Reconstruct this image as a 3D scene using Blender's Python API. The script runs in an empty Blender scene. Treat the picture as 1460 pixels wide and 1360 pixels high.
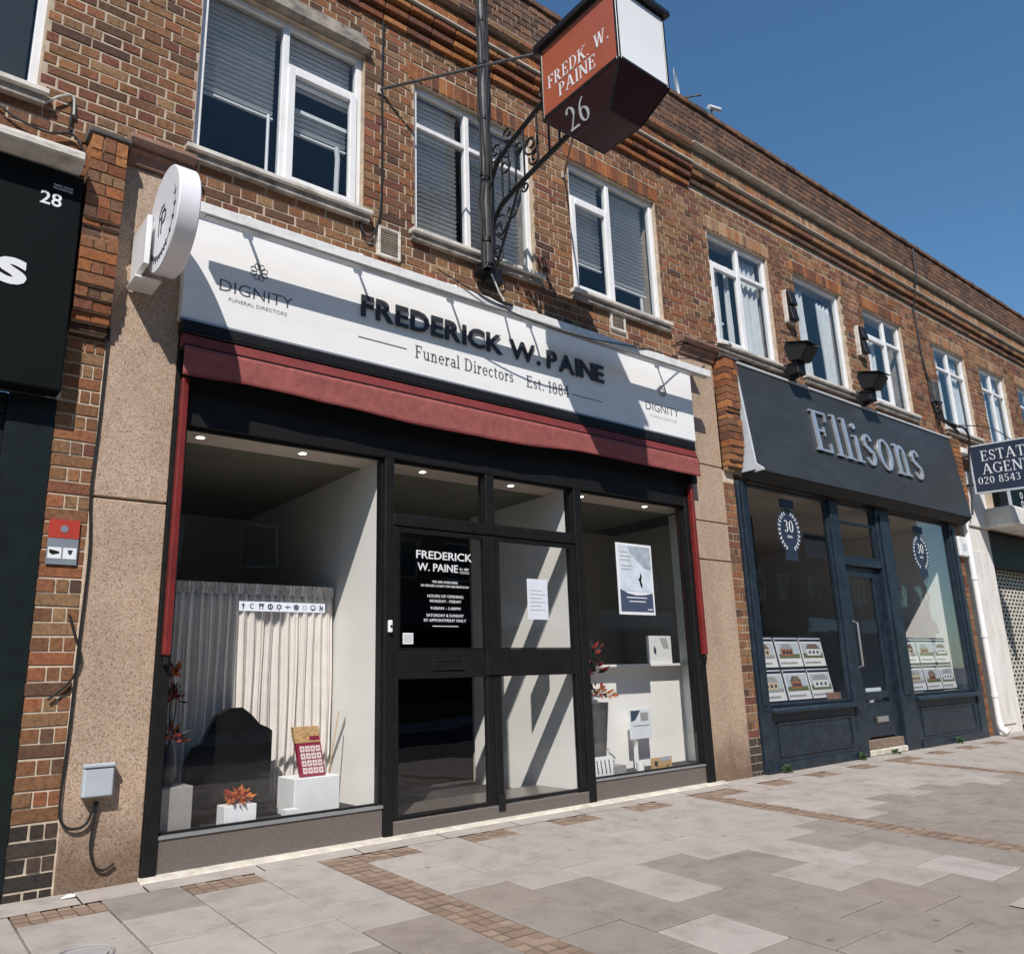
import bpy, bmesh, math, random
from mathutils import Vector, Matrix, noise
rad = math.radians
rnd = random.Random(26)
sc = bpy.context.scene
col = sc.collection

# ------------------------------------------------------------------ camera, sky, sun, exposure
CAMP = Vector((0.0, -4.795, 0.959))
CR = ((0.77980306, -0.62519182, -0.03228593),
      (0.12804059, 0.2097632, -0.96933225),
      (0.61279099, 0.75175434, 0.24362392))
FPX = 1142.567
cam = bpy.data.cameras.new('camera')
camo = bpy.data.objects.new('camera', cam)
col.objects.link(camo)
M3 = Matrix((CR[0], [-v for v in CR[1]], [-v for v in CR[2]])).transposed()
camo.matrix_world = Matrix.Translation(CAMP) @ M3.to_4x4()
cam.sensor_width = 36.0
cam.lens = 36.0 * FPX / 1460.0
cam.clip_start = 0.05
cam.clip_end = 2000
sc.camera = camo

SUN_TO = Vector((-0.83, -1.0, 1.41)).normalized()
elev = math.asin(SUN_TO.z)
w = bpy.data.worlds.new('World')
sc.world = w
w.use_nodes = True
wn = w.node_tree.nodes
bg = wn['Background']
sky = wn.new('ShaderNodeTexSky')
sky.sky_type = 'NISHITA'
sky.sun_disc = False
sky.sun_elevation = elev
sky.sun_rotation = math.atan2(SUN_TO.x, SUN_TO.y)
sky.air_density = 1.25
sky.dust_density = 0.1
sky.ozone_density = 6.0
tint = wn.new('ShaderNodeMix')
tint.data_type = 'RGBA'
tint.blend_type = 'MULTIPLY'
tint.inputs[0].default_value = 1.0
tint.inputs[7].default_value = (0.80, 1.04, 1.08, 1)
w.node_tree.links.new(sky.outputs[0], tint.inputs[6])
w.node_tree.links.new(tint.outputs[2], bg.inputs[0])
bg.inputs[1].default_value = 0.10
sl = bpy.data.lights.new('sun', 'SUN')
sl.energy = 4.9
sl.angle = rad(0.5)
sl.color = (1.0, 0.94, 0.875)
so = bpy.data.objects.new('sun', sl)
col.objects.link(so)
so.rotation_euler = SUN_TO.to_track_quat('Z', 'Y').to_euler()
so.location = (-8, -12, 14)
sc.view_settings.view_transform = 'Standard'
sc.view_settings.look = 'None'
sc.view_settings.exposure = 0.12
sc.view_settings.gamma = 1.0
sc.view_settings.use_curve_mapping = False
sc.render.engine = 'CYCLES'
sc.cycles.max_bounces = 8
sc.cycles.transparent_max_bounces = 16


def proj(x, y, z):
    v = Vector((x, y, z)) - CAMP
    c = [sum(CR[i][k] * v[k] for k in range(3)) for i in range(3)]
    if c[2] < 0.05:
        return None
    return FPX * c[0] / c[2] + 730, FPX * c[1] / c[2] + 680, c[2]


def seen(x, y, z, m=30):
    p = proj(x, y, z)
    return p is not None and -m < p[0] < 1460 + m and -m < p[1] < 1360 + m


# ------------------------------------------------------------------ materials
MATS = {}


def newmat(name):
    m = bpy.data.materials.new(name)
    m.use_nodes = True
    MATS[name] = m
    nt = m.node_tree
    return m, nt.nodes, nt.links, nt.nodes['Principled BSDF']


def noise_node(N, L, scale, detail=4, rough=0.55, coord='pos', stretch=None):
    t = N.new('ShaderNodeTexNoise')
    t.inputs['Scale'].default_value = scale
    t.inputs['Detail'].default_value = detail
    t.inputs['Roughness'].default_value = rough
    if coord == 'pos':
        g = N.new('ShaderNodeNewGeometry')
        src = g.outputs['Position']
    else:
        g = N.new('ShaderNodeTexCoord')
        src = g.outputs['Object']
    if stretch:
        mp = N.new('ShaderNodeMapping')
        mp.inputs['Scale'].default_value = stretch
        L.new(src, mp.inputs[0])
        src = mp.outputs[0]
    L.new(src, t.inputs['Vector'])
    return t


def ramp(N, stops, interp='LINEAR'):
    r = N.new('ShaderNodeValToRGB')
    r.color_ramp.interpolation = interp
    e = r.color_ramp.elements
    while len(e) > 1:
        e.remove(e[0])
    e[0].position = stops[0][0]
    e[0].color = (*stops[0][1], 1)
    for p, c in stops[1:]:
        k = e.new(p)
        k.color = (*c, 1)
    return r


def mixc(N, L, a, b, fac, mode='MIX'):
    m = N.new('ShaderNodeMix')
    m.data_type = 'RGBA'
    m.blend_type = mode
    m.clamp_factor = True
    for s, v in ((6, a), (7, b)):
        if isinstance(v, tuple):
            m.inputs[s].default_value = (*v, 1)
        else:
            L.new(v, m.inputs[s])
    if isinstance(fac, float):
        m.inputs[0].default_value = fac
    else:
        L.new(fac, m.inputs[0])
    return m.outputs[2]


def bump(N, L, h, strength=0.4, dist=0.005):
    b = N.new('ShaderNodeBump')
    b.inputs['Strength'].default_value = strength
    b.inputs['Distance'].default_value = dist
    L.new(h, b.inputs['Height'])
    return b.outputs[0]


def plain(name, c, rough=0.6, metal=0.0, var=0.12, scale=9.0, bmp=0.12, bscale=120.0, spec=0.5, dirt=None, stretch=None):
    """base colour with gentle large and small variation, light relief"""
    m, N, L, P = newmat(name)
    n = noise_node(N, L, scale, 5, 0.6, stretch=stretch)
    d = tuple(max(0.0, v * (1 - var * 1.6)) for v in c)
    u = tuple(min(0.95, v * (1 + var)) for v in c)
    r = ramp(N, [(0.3, d), (0.55, c), (0.75, u)])
    L.new(n.outputs[0], r.inputs[0])
    out = r.outputs[0]
    if dirt:
        n3 = noise_node(N, L, dirt[0], 6, 0.7, stretch=dirt[3] if len(dirt) > 3 else None)
        r3 = ramp(N, [(0.48, (0, 0, 0)), (0.7, (1, 1, 1))])
        L.new(n3.outputs[0], r3.inputs[0])
        mu = N.new('ShaderNodeMath')
        mu.operation = 'MULTIPLY'
        mu.inputs[1].default_value = dirt[2]
        L.new(r3.outputs[0], mu.inputs[0])
        out = mixc(N, L, out, dirt[1], mu.outputs[0])
    L.new(out, P.inputs['Base Color'])
    P.inputs['Roughness'].default_value = rough
    P.inputs['Metallic'].default_value = metal
    P.inputs['Specular IOR Level'].default_value = spec
    if bmp:
        n2 = noise_node(N, L, bscale, 3)
        L.new(bump(N, L, n2.outputs[0], bmp, 0.003), P.inputs['Normal'])
    return m


def brickmat(name, pal, single=True, dark=0.5):
    m, N, L, P = newmat(name)
    if single:
        o = N.new('ShaderNodeObjectInfo')
        rv = o.outputs['Random']
    else:
        o = N.new('ShaderNodeNewGeometry')
        rv = o.outputs['Random Per Island']
    k = len(pal)
    r = ramp(N, [(i / k, c) for i, c in enumerate(pal)], 'CONSTANT')
    L.new(rv, r.inputs[0])
    n = noise_node(N, L, 38, 6, 0.7)
    rr = ramp(N, [(0.32, (0.42, 0.40, 0.40)), (0.55, (1, 1, 1)), (0.72, (1.25, 1.2, 1.1))])
    L.new(n.outputs[0], rr.inputs[0])
    c1 = mixc(N, L, r.outputs[0], rr.outputs[0], 0.85, 'MULTIPLY')
    n3 = noise_node(N, L, 1.5, 6, 0.7, stretch=(1, 1, 0.55))
    r3 = ramp(N, [(0.40, (1.12, 1.1, 1.07)), (0.60, (0.58, 0.56, 0.55))])
    L.new(n3.outputs[0], r3.inputs[0])
    c2 = mixc(N, L, c1, r3.outputs[0], dark, 'MULTIPLY')
    L.new(c2, P.inputs['Base Color'])
    P.inputs['Roughness'].default_value = 0.92
    P.inputs['Specular IOR Level'].default_value = 0.25
    n2 = noise_node(N, L, 110, 6, 0.75)
    L.new(bump(N, L, n2.outputs[0], 0.7, 0.006), P.inputs['Normal'])
    return m


BR = [(0.245, 0.115, 0.058), (0.275, 0.138, 0.070), (0.200, 0.098, 0.054), (0.295, 0.128, 0.066), (0.25, 0.142, 0.076),
      (0.140, 0.078, 0.050), (0.28, 0.170, 0.092), (0.215, 0.090, 0.054), (0.325, 0.158, 0.076), (0.24, 0.125, 0.064),
      (0.110, 0.064, 0.046), (0.26, 0.118, 0.064), (0.310, 0.122, 0.060), (0.205, 0.112, 0.066), (0.31, 0.188, 0.10), (0.185, 0.076, 0.056),
      (0.27, 0.148, 0.078), (0.225, 0.108, 0.058)]
ORB = [(0.37, 0.150, 0.055), (0.30, 0.115, 0.050), (0.42, 0.190, 0.075), (0.23, 0.088, 0.045), (0.34, 0.132, 0.055), (0.27, 0.125, 0.065), (0.165, 0.075, 0.05)]
TAN = [(0.40, 0.25, 0.145), (0.33, 0.20, 0.12), (0.46, 0.30, 0.18), (0.27, 0.155, 0.10), (0.38, 0.21, 0.12), (0.40, 0.18, 0.085)]
PARA = [(0.15, 0.088, 0.06), (0.19, 0.112, 0.075), (0.125, 0.078, 0.058), (0.21, 0.115, 0.07), (0.17, 0.10, 0.07), (0.24, 0.13, 0.08), (0.11, 0.07, 0.052)]
SOOT = [(0.060, 0.048, 0.040), (0.075, 0.060, 0.050), (0.050, 0.042, 0.037), (0.095, 0.068, 0.052)]
for nm, pal in (('brick', BR), ('sooty_brick', SOOT), ('orange_brick', ORB), ('tan_brick', TAN), ('parapet_brick', PARA)):
    brickmat(nm, pal, True)
    brickmat(nm + '_joined', pal, False)
plain('mortar', (0.50, 0.40, 0.30), 0.95, var=0.2, scale=14, bmp=0.5, bscale=300, dirt=(2.2, (0.28, 0.22, 0.165), 0.55))
plain('pale_mortar', (0.60, 0.50, 0.385), 0.95, var=0.2, scale=14, bmp=0.5, bscale=300, dirt=(3, (0.30, 0.24, 0.18), 0.5))
plain('sooty_mortar', (0.34, 0.27, 0.21), 0.95, var=0.25, scale=14, bmp=0.5, bscale=300)
# pink exposed aggregate
m, N, L, P = newmat('pink_granite')
v = N.new('ShaderNodeTexVoronoi')
v.inputs['Scale'].default_value = 150
g = N.new('ShaderNodeNewGeometry')
L.new(g.outputs['Position'], v.inputs['Vector'])
sp = N.new('ShaderNodeSeparateColor')
L.new(v.outputs['Color'], sp.inputs[0])
r = ramp(N, [(0, (0.33, 0.235, 0.160)), (0.16, (0.415, 0.31, 0.225)), (0.4, (0.45, 0.345, 0.255)), (0.60, (0.385, 0.28, 0.195)), (0.78, (0.49, 0.385, 0.30)), (0.92, (0.22, 0.155, 0.11))], 'CONSTANT')
L.new(sp.outputs[0], r.inputs[0])
n = noise_node(N, L, 260, 3)
c1 = mixc(N, L, r.outputs[0], n.outputs[0], 0.18, 'OVERLAY')
n4 = noise_node(N, L, 2.5, 6, 0.7, stretch=(1, 1, 0.5))
r4 = ramp(N, [(0.35, (0.8, 0.78, 0.75)), (0.6, (1.08, 1.06, 1.05))])
L.new(n4.outputs[0], r4.inputs[0])
c2 = mixc(N, L, c1, r4.outputs[0], 0.8, 'MULTIPLY')
# splash dirt near the pavement, a real stain with its own ragged edge
sx = N.new('ShaderNodeSeparateXYZ')
L.new(g.outputs['Position'], sx.inputs[0])
n5 = noise_node(N, L, 6, 5)
ad = N.new('ShaderNodeMath'); ad.operation = 'MULTIPLY_ADD'
ad.inputs[1].default_value = 0.45; L.new(n5.outputs[0], ad.inputs[0]); L.new(sx.outputs[2], ad.inputs[2])
r5 = ramp(N, [(0.30, (0.36, 0.31, 0.28)), (0.68, (1, 1, 1))])
L.new(ad.outputs[0], r5.inputs[0])
c3 = mixc(N, L, c2, r5.outputs[0], 0.85, 'MULTIPLY')
L.new(c3, P.inputs['Base Color'])
P.inputs['Roughness'].default_value = 0.7
L.new(bump(N, L, v.outputs['Distance'], 0.35, 0.003), P.inputs['Normal'])


def slabmat(name, pal, single=True):
    m, N, L, P = newmat(name)
    if single:
        rv = N.new('ShaderNodeObjectInfo').outputs['Random']
    else:
        rv = N.new('ShaderNodeNewGeometry').outputs['Random Per Island']
    r = ramp(N, [(i / (len(pal) - 1), c) for i, c in enumerate(pal)])
    L.new(rv, r.inputs[0])
    n = noise_node(N, L, 5.5, 8, 0.7)
    rr = ramp(N, [(0.3, (0.72, 0.70, 0.68)), (0.52, (1, 1, 1)), (0.75, (1.10, 1.10, 1.09))])
    L.new(n.outputs[0], rr.inputs[0])
    c1 = mixc(N, L, r.outputs[0], rr.outputs[0], 0.9, 'MULTIPLY')
    n3 = noise_node(N, L, 420, 2)
    r3 = ramp(N, [(0.35, (0.78, 0.77, 0.76)), (0.6, (1.08, 1.08, 1.08))])
    L.new(n3.outputs[0], r3.inputs[0])
    c2 = mixc(N, L, c1, r3.outputs[0], 0.7, 'MULTIPLY')
    # chewing gum spots and small stains
    v = N.new('ShaderNodeTexVoronoi')
    v.inputs['Scale'].default_value = 3.1
    g = N.new('ShaderNodeNewGeometry')
    L.new(g.outputs['Position'], v.inputs['Vector'])
    r4 = ramp(N, [(0.045, (0.50, 0.49, 0.47)), (0.065, (1, 1, 1))])
    L.new(v.outputs['Distance'], r4.inputs[0])
    c3 = mixc(N, L, c2, r4.outputs[0], 0.75, 'MULTIPLY')
    L.new(c3, P.inputs['Base Color'])
    P.inputs['Roughness'].default_value = 0.8
    P.inputs['Specular IOR Level'].default_value = 0.3
    L.new(bump(N, L, n3.outputs[0], 0.35, 0.002), P.inputs['Normal'])


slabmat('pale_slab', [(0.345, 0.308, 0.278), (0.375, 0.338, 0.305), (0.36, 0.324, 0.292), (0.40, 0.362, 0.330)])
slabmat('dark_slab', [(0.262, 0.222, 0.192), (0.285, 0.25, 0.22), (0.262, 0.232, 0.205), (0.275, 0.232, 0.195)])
slabmat('pale_slab_joined', [(0.36, 0.325, 0.29), (0.40, 0.36, 0.325)], False)
slabmat('sett', [(0.285, 0.205, 0.150), (0.235, 0.170, 0.128), (0.275, 0.195, 0.148), (0.33, 0.25, 0.185)], False)
plain('slab_joint', (0.12, 0.105, 0.08), 0.95, var=0.3, scale=20)
plain('asphalt', (0.05, 0.05, 0.052), 0.85, var=0.3, scale=60, bmp=0.5)
plain('kerb_stone', (0.42, 0.39, 0.35), 0.8, var=0.15, scale=8)
plain('threshold_stone', (0.60, 0.55, 0.47), 0.75, var=0.15, scale=10, dirt=(7, (0.25, 0.2, 0.16), 0.5))
plain('polished_brown_stone', (0.145, 0.125, 0.112), 0.28, var=0.10, scale=60, bmp=0.02)
plain('stone_red', (0.30, 0.17, 0.125), 0.85, var=0.25, scale=12, bmp=0.3, dirt=(6, (0.06, 0.045, 0.04), 0.8))
plain('dirty_concrete', (0.33, 0.29, 0.25), 0.9, var=0.35, scale=10, bmp=0.4, dirt=(9, (0.09, 0.08, 0.07), 0.8, (1, 1, 1)))
plain('slate_coping', (0.10, 0.09, 0.085), 0.9, var=0.3, scale=8)
plain('flashing', (0.50, 0.45, 0.38), 0.8, var=0.2, scale=8)
plain('upvc', (0.80, 0.80, 0.80), 0.3, var=0.03, scale=3, bmp=0.0, dirt=(7, (0.52, 0.49, 0.44), 0.35, (1, 1, 0.4)))
plain('sill_paint', (0.66, 0.62, 0.56), 0.6, var=0.14, scale=8, bmp=0.2, dirt=(7, (0.25, 0.21, 0.17), 0.75, (0.7, 1, 2.0)))
plain('sign_white', (0.82, 0.825, 0.82), 0.42, var=0.025, scale=2, bmp=0.0, dirt=(3.4, (0.66, 0.65, 0.63), 0.3, (0.6, 1, 2.5)))
plain('trough_white', (0.76, 0.76, 0.75), 0.4, var=0.05, scale=9, bmp=0.05, dirt=(11, (0.42, 0.39, 0.36), 0.5))
plain('letter_charcoal', (0.028, 0.032, 0.042), 0.45, var=0.1, bmp=0)
plain('letter_grey', (0.10, 0.10, 0.115), 0.6, var=0.1, bmp=0)
plain('frame_black', (0.010, 0.010, 0.010), 0.5, spec=0.22, var=0.15, scale=9, bmp=0.03, dirt=(14, (0.03, 0.029, 0.027), 0.2))
plain('shop_dark_green', (0.008, 0.014, 0.014), 0.45, spec=0.25, var=0.2, bmp=0.05)
plain('fascia_dark', (0.005, 0.007, 0.007), 0.5, spec=0.10, var=0.12, bmp=0.0, scale=2)
plain('awning_red', (0.175, 0.022, 0.022), 0.7, var=0.15, scale=7, bmp=0.3, bscale=500)
plain('awning_faded', (0.285, 0.078, 0.068), 0.85, var=0.15, scale=14, bmp=0.6, bscale=55, dirt=(9, (0.22, 0.055, 0.055), 0.6, (1.4, 1, 2)))
plain('rail_red', (0.17, 0.016, 0.014), 0.45, var=0.2, scale=10, bmp=0.05)
plain('navy_paint', (0.012, 0.021, 0.033), 0.38, var=0.18, scale=6, bmp=0.12, bscale=40, dirt=(9, (0.045, 0.07, 0.095), 0.4))
plain('slate_panel', (0.036, 0.040, 0.045), 0.5, spec=0.3, var=0.06, scale=2, bmp=0.0, dirt=(4, (0.07, 0.078, 0.088), 0.35, (0.5, 1, 2)))
plain('pale_panel', (0.50, 0.54, 0.58), 0.5, var=0.06)
plain('grey_aluminium', (0.42, 0.43, 0.44), 0.35, 0.6, var=0.05, bmp=0)
plain('chrome_letter', (0.80, 0.80, 0.80), 0.38, 0.8, var=0.06, bmp=0)
plain('iron_black', (0.014, 0.014, 0.016), 0.5, 0.3, var=0.3, scale=30, bmp=0.3)
plain('pipe_grey', (0.055, 0.055, 0.058), 0.55, var=0.35, scale=14, bmp=0.3, bscale=60, dirt=(16, (0.16, 0.15, 0.14), 0.5, (2, 2, 0.6)))
plain('cable_black', (0.014, 0.014, 0.015), 0.5, var=0.2, bmp=0)
plain('cable_pale', (0.55, 0.53, 0.48), 0.5, var=0.1, bmp=0)
plain('lantern_orange', (0.385, 0.100, 0.052), 0.30, var=0.10, scale=3.5, bmp=0.0)
plain('lantern_maroon', (0.042, 0.010, 0.011), 0.35, var=0.15, scale=3.5, bmp=0.0)
plain('lantern_white', (0.80, 0.82, 0.82), 0.3, var=0.03, scale=2, bmp=0)
plain('lantern_black', (0.013, 0.012, 0.013), 0.35, var=0.2, bmp=0)
plain('disc_white', (0.80, 0.80, 0.84), 0.3, var=0.03, bmp=0, dirt=(9, (0.6, 0.58, 0.55), 0.3))
plain('plaster_white', (0.90, 0.89, 0.86), 0.8, var=0.04, scale=2, bmp=0.03)
plain('plaster_beige', (0.50, 0.47, 0.40), 0.85, var=0.06, scale=1.2, bmp=0.0)
plain('plaster_olive', (0.19, 0.18, 0.14), 0.85, var=0.15, scale=1.2, bmp=0.0)
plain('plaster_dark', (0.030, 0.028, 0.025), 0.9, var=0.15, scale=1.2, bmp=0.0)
plain('ceiling_tan', (0.72, 0.62, 0.52), 0.8, var=0.05, bmp=0)
plain('floor_carpet', (0.035, 0.035, 0.036), 0.95, var=0.2, bmp=0.2)
plain('net_curtain', (0.78, 0.74, 0.70), 0.9, var=0.05, bmp=0.1, bscale=400)
plain('drape_white', (0.70, 0.70, 0.69), 0.9, var=0.06, bmp=0.1)
plain('blind_white', (0.88, 0.88, 0.87), 0.5, var=0.04, bmp=0)
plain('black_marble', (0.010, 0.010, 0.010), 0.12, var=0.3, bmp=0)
plain('box_white', (0.82, 0.83, 0.84), 0.5, var=0.04, bmp=0)
plain('box_grey', (0.30, 0.29, 0.28), 0.6, var=0.08, bmp=0)
plain('maroon_card', (0.26, 0.018, 0.055), 0.5, var=0.08, bmp=0)
plain('beige_card', (0.58, 0.36, 0.16), 0.6, var=0.35, scale=60, bmp=0)
plain('pale_pink', (0.72, 0.60, 0.60), 0.6, var=0.05, bmp=0)
plain('sticker_blue', (0.02, 0.032, 0.062), 0.5, var=0.1, bmp=0)
plain('sticker_pale', (0.78, 0.82, 0.88), 0.5, var=0.05, bmp=0)
plain('poster_blue', (0.055, 0.075, 0.13), 0.5, var=0.1, bmp=0)
plain('poster_grey', (0.38, 0.44, 0.50), 0.5, var=0.25, scale=8, bmp=0)
plain('poster_sky', (0.62, 0.68, 0.76), 0.5, var=0.12, scale=7, bmp=0)
plain('paper', (0.66, 0.68, 0.76), 0.6, var=0.04, bmp=0)
plain('vase_grey', (0.10, 0.10, 0.10), 0.4, var=0.3, scale=12, bmp=0.1)
plain('petal_orange', (0.62, 0.17, 0.04), 0.7, var=0.4, scale=50, bmp=0)
plain('petal_red', (0.34, 0.03, 0.025), 0.7, var=0.4, scale=50, bmp=0)
plain('petal_cream', (0.62, 0.46, 0.30), 0.7, var=0.3, scale=50, bmp=0)
plain('leaf_dark', (0.022, 0.045, 0.035), 0.7, var=0.4, scale=50, bmp=0)
plain('leaf_weed', (0.045, 0.095, 0.03), 0.7, var=0.4, scale=50, bmp=0)
plain('meter_grey', (0.42, 0.46, 0.50), 0.45, var=0.05, bmp=0.03)
plain('plaque_red', (0.42, 0.045, 0.028), 0.45, var=0.05, bmp=0)
plain('plaque_grey', (0.20, 0.23, 0.27), 0.45, var=0.05, bmp=0)
plain('white_print', (0.74, 0.76, 0.78), 0.5, var=0.03, bmp=0)
plain('grey_print', (0.36, 0.37, 0.38), 0.5, var=0.03, bmp=0)
plain('render_white', (0.72, 0.70, 0.66), 0.8, var=0.07, scale=3, bmp=0.15, dirt=(4, (0.45, 0.38, 0.28), 0.5, (1.5, 1, 0.4)))
plain('render_grey', (0.34, 0.32, 0.31), 0.8, var=0.1, bmp=0.1)
plain('shutter_steel', (0.60, 0.57, 0.50), 0.5, 0.0, var=0.15, bmp=0)
plain('house_cream', (0.62, 0.52, 0.38), 0.5, var=0.1, bmp=0)
plain('house_brick', (0.36, 0.16, 0.10), 0.5, var=0.1, bmp=0)
plain('lawn_print', (0.15, 0.19, 0.10), 0.5, var=0.3, scale=40, bmp=0)
plain('sky_print', (0.52, 0.60, 0.66), 0.5, var=0.1, scale=9, bmp=0)
plain('photo_print', (0.36, 0.31, 0.20), 0.5, var=0.55, scale=15, bmp=0, dirt=(22, (0.62, 0.62, 0.60), 0.8))
plain('photo_print_cool', (0.22, 0.27, 0.16), 0.5, var=0.5, scale=13, bmp=0, dirt=(17, (0.45, 0.58, 0.70), 0.9))
plain('dish_white', (0.75, 0.77, 0.8), 0.4, var=0.03, bmp=0)
plain('far_brick', (0.15, 0.085, 0.06), 0.95, var=0.3, scale=3)
plain('far_white', (0.5, 0.5, 0.48), 0.8)
plain('worn_wood', (0.22, 0.16, 0.12), 0.7, var=0.3, scale=14)
plain('brass', (0.22, 0.20, 0.17), 0.3, 0.9, var=0.1, bmp=0)


def glass(name, tint, gloss=1.0, boost=1.0):
    m, N, L, P = newmat(name)
    N.remove(P)
    out = N['Material Output']
    tr = N.new('ShaderNodeBsdfTransparent')
    tr.inputs[0].default_value = (*tint, 1)
    gl = N.new('ShaderNodeBsdfGlossy')
    gl.inputs['Roughness'].default_value = 0.004
    gl.inputs['Color'].default_value = (gloss, gloss, gloss, 1)
    fr = N.new('ShaderNodeFresnel')
    fr.inputs['IOR'].default_value = 1.5
    mx = N.new('ShaderNodeMixShader')
    gb = N.new('ShaderNodeNewGeometry')
    iv = N.new('ShaderNodeMath'); iv.operation = 'SUBTRACT'; iv.inputs[0].default_value = 1.0
    L.new(gb.outputs['Backfacing'], iv.inputs[1])
    mu = N.new('ShaderNodeMath'); mu.operation = 'MULTIPLY'
    L.new(fr.outputs[0], mu.inputs[0]); L.new(iv.outputs[0], mu.inputs[1])
    sc2 = N.new('ShaderNodeMath'); sc2.operation = 'MULTIPLY'; sc2.inputs[1].default_value = boost
    L.new(mu.outputs[0], sc2.inputs[0]); sc2.use_clamp = True
    L.new(sc2.outputs[0], mx.inputs[0])
    L.new(tr.outputs[0], mx.inputs[1])
    L.new(gl.outputs[0], mx.inputs[2])
    n = noise_node(N, L, 2.2, 2)
    L.new(bump(N, L, n.outputs[0], 0.06, 0.02), gl.inputs['Normal'])
    L.new(mx.outputs[0], out.inputs['Surface'])
    return m


glass('shop_glass', (0.982, 0.985, 0.983), 1.0, 1.8)
glass('dark_glass', (0.70, 0.73, 0.74))
glass('sash_glass', (0.90, 0.92, 0.93), 1.0, 1.3)
m, N, L, P = newmat('lamp_lit')
P.inputs['Emission Color'].default_value = (1, 0.93, 0.8, 1)
P.inputs['Emission Strength'].default_value = 7
P.inputs['Base Color'].default_value = (0.9, 0.9, 0.85, 1)


# ------------------------------------------------------------------ mesh builder
class B:
    def __init__(s):
        s.v = []
        s.f = []

    def box(s, x0, x1, y0, y1, z0, z1):
        n = len(s.v)
        for z in (z0, z1):
            for x, y in ((x0, y0), (x1, y0), (x1, y1), (x0, y1)):
                s.v.append((x, y, z))
        s.f += [(n, n + 3, n + 2, n + 1), (n + 4, n + 5, n + 6, n + 7), (n, n + 1, n + 5, n + 4), (n + 1, n + 2, n + 6, n + 5),
                (n + 2, n + 3, n + 7, n + 6), (n + 3, n, n + 4, n + 7)]
        return s

    def prism(s, poly, fn0, fn1):
        """poly 2D list; fn0, fn1 map (a,b)->3D for the two caps"""
        n = len(s.v)
        k = len(poly)
        s.v += [fn0(*p) for p in poly] + [fn1(*p) for p in poly]
        s.f += [tuple(range(n + k - 1, n - 1, -1)), tuple(range(n + k, n + 2 * k))]
        s.f += [(n + i, n + (i + 1) % k, n + k + (i + 1) % k, n + k + i) for i in range(k)]
        return s

    def profx(s, prof, x0, x1):
        """profile in (y,z) extruded along x"""
        return s.prism(prof, lambda y, z: (x0, y, z), lambda y, z: (x1, y, z))

    def frame(s, x0, x1, z0, z1, t, y0, y1, tb=None):
        tb = t if tb is None else tb
        s.box(x0, x0 + t, y0, y1, z0, z1)
        s.box(x1 - t, x1, y0, y1, z0, z1)
        s.box(x0 + t, x1 - t, y0 + .001, y1 - .001, z0, z0 + tb)
        s.box(x0 + t, x1 - t, y0 + .001, y1 - .001, z1 - t, z1)
        return s

    def tube(s, pts, r, n=8, rr=None, closed=False):
        pts = [Vector(p) for p in pts]
        base = len(s.v)
        k = len(pts)
        prev = None
        for i, p in enumerate(pts):
            a = pts[max(i - 1, 0)]
            b = pts[min(i + 1, k - 1)]
            d = (b - a).normalized()
            ref = prev if prev is not None else (Vector((0, 0, 1)) if abs(d.z) < 0.9 else Vector((1, 0, 0)))
            u = (ref - d * ref.dot(d)).normalized()
            v = d.cross(u)
            prev = u
            q = rr[i] if rr else r
            for j in range(n):
                t = 2 * math.pi * j / n
                s.v.append(tuple(p + (u * math.cos(t) + v * math.sin(t)) * q))
        for i in range(k - 1):
            for j in range(n):
                j2 = (j + 1) % n
                s.f.append((base + i * n + j, base + i * n + j2, base + (i + 1) * n + j2, base + (i + 1) * n + j))
        s.f.append(tuple(base + j for j in reversed(range(n))))
        s.f.append(tuple(base + (k - 1) * n + j for j in range(n)))
        return s

    def cyl(s, a, b, r, n=20):
        return s.tube([a, b], r, n)

    def lathe(s, cx, cy, prof, n=24):
        base = len(s.v)
        for r, z in prof:
            for j in range(n):
                t = 2 * math.pi * j / n
                s.v.append((cx + r * math.cos(t), cy + r * math.sin(t), z))
        for i in range(len(prof) - 1):
            for j in range(n):
                j2 = (j + 1) % n
                s.f.append((base + i * n + j, base + i * n + j2, base + (i + 1) * n + j2, base + (i + 1) * n + j))
        s.f.append(tuple(base + j for j in reversed(range(n))))
        s.f.append(tuple(base + (len(prof) - 1) * n + j for j in range(n)))
        return s

    def add(s, verts, faces):
        n = len(s.v)
        s.v += [tuple(v) for v in verts]
        s.f += [tuple(i + n for i in f) for f in faces]
        return s

    def xf(s, fn):
        s.v = [tuple(fn(*p)) for p in s.v]
        return s


WL = {}


def mk(name, b, mat, parent=None, smooth=False, kind=None, label=None, bevel=0, mats=None):
    me = bpy.data.meshes.new(name)
    off = WL[parent.name] if parent else Vector((0, 0, 0))
    me.from_pydata([tuple(Vector(p) - off) for p in b.v], [], b.f)
    me.materials.append(MATS[mat])
    bm = bmesh.new()
    bm.from_mesh(me)
    bmesh.ops.recalc_face_normals(bm, faces=bm.faces)
    if bevel:
        bmesh.ops.bevel(bm, geom=[e for e in bm.edges if e.is_manifold and e.calc_face_angle(0) > 0.6], offset=bevel, segments=1, affect='EDGES', clamp_overlap=True)
    bm.to_mesh(me)
    bm.free()
    if smooth:
        for p in me.polygons:
            p.use_smooth = True
        me.set_sharp_from_angle(angle=rad(40))
    o = bpy.data.objects.new(name, me)
    col.objects.link(o)
    if parent:
        o.parent = parent
    WL[o.name] = off.copy()
    if kind:
        o['kind'] = kind
    if label:
        o['label'] = label
    return o


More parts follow.
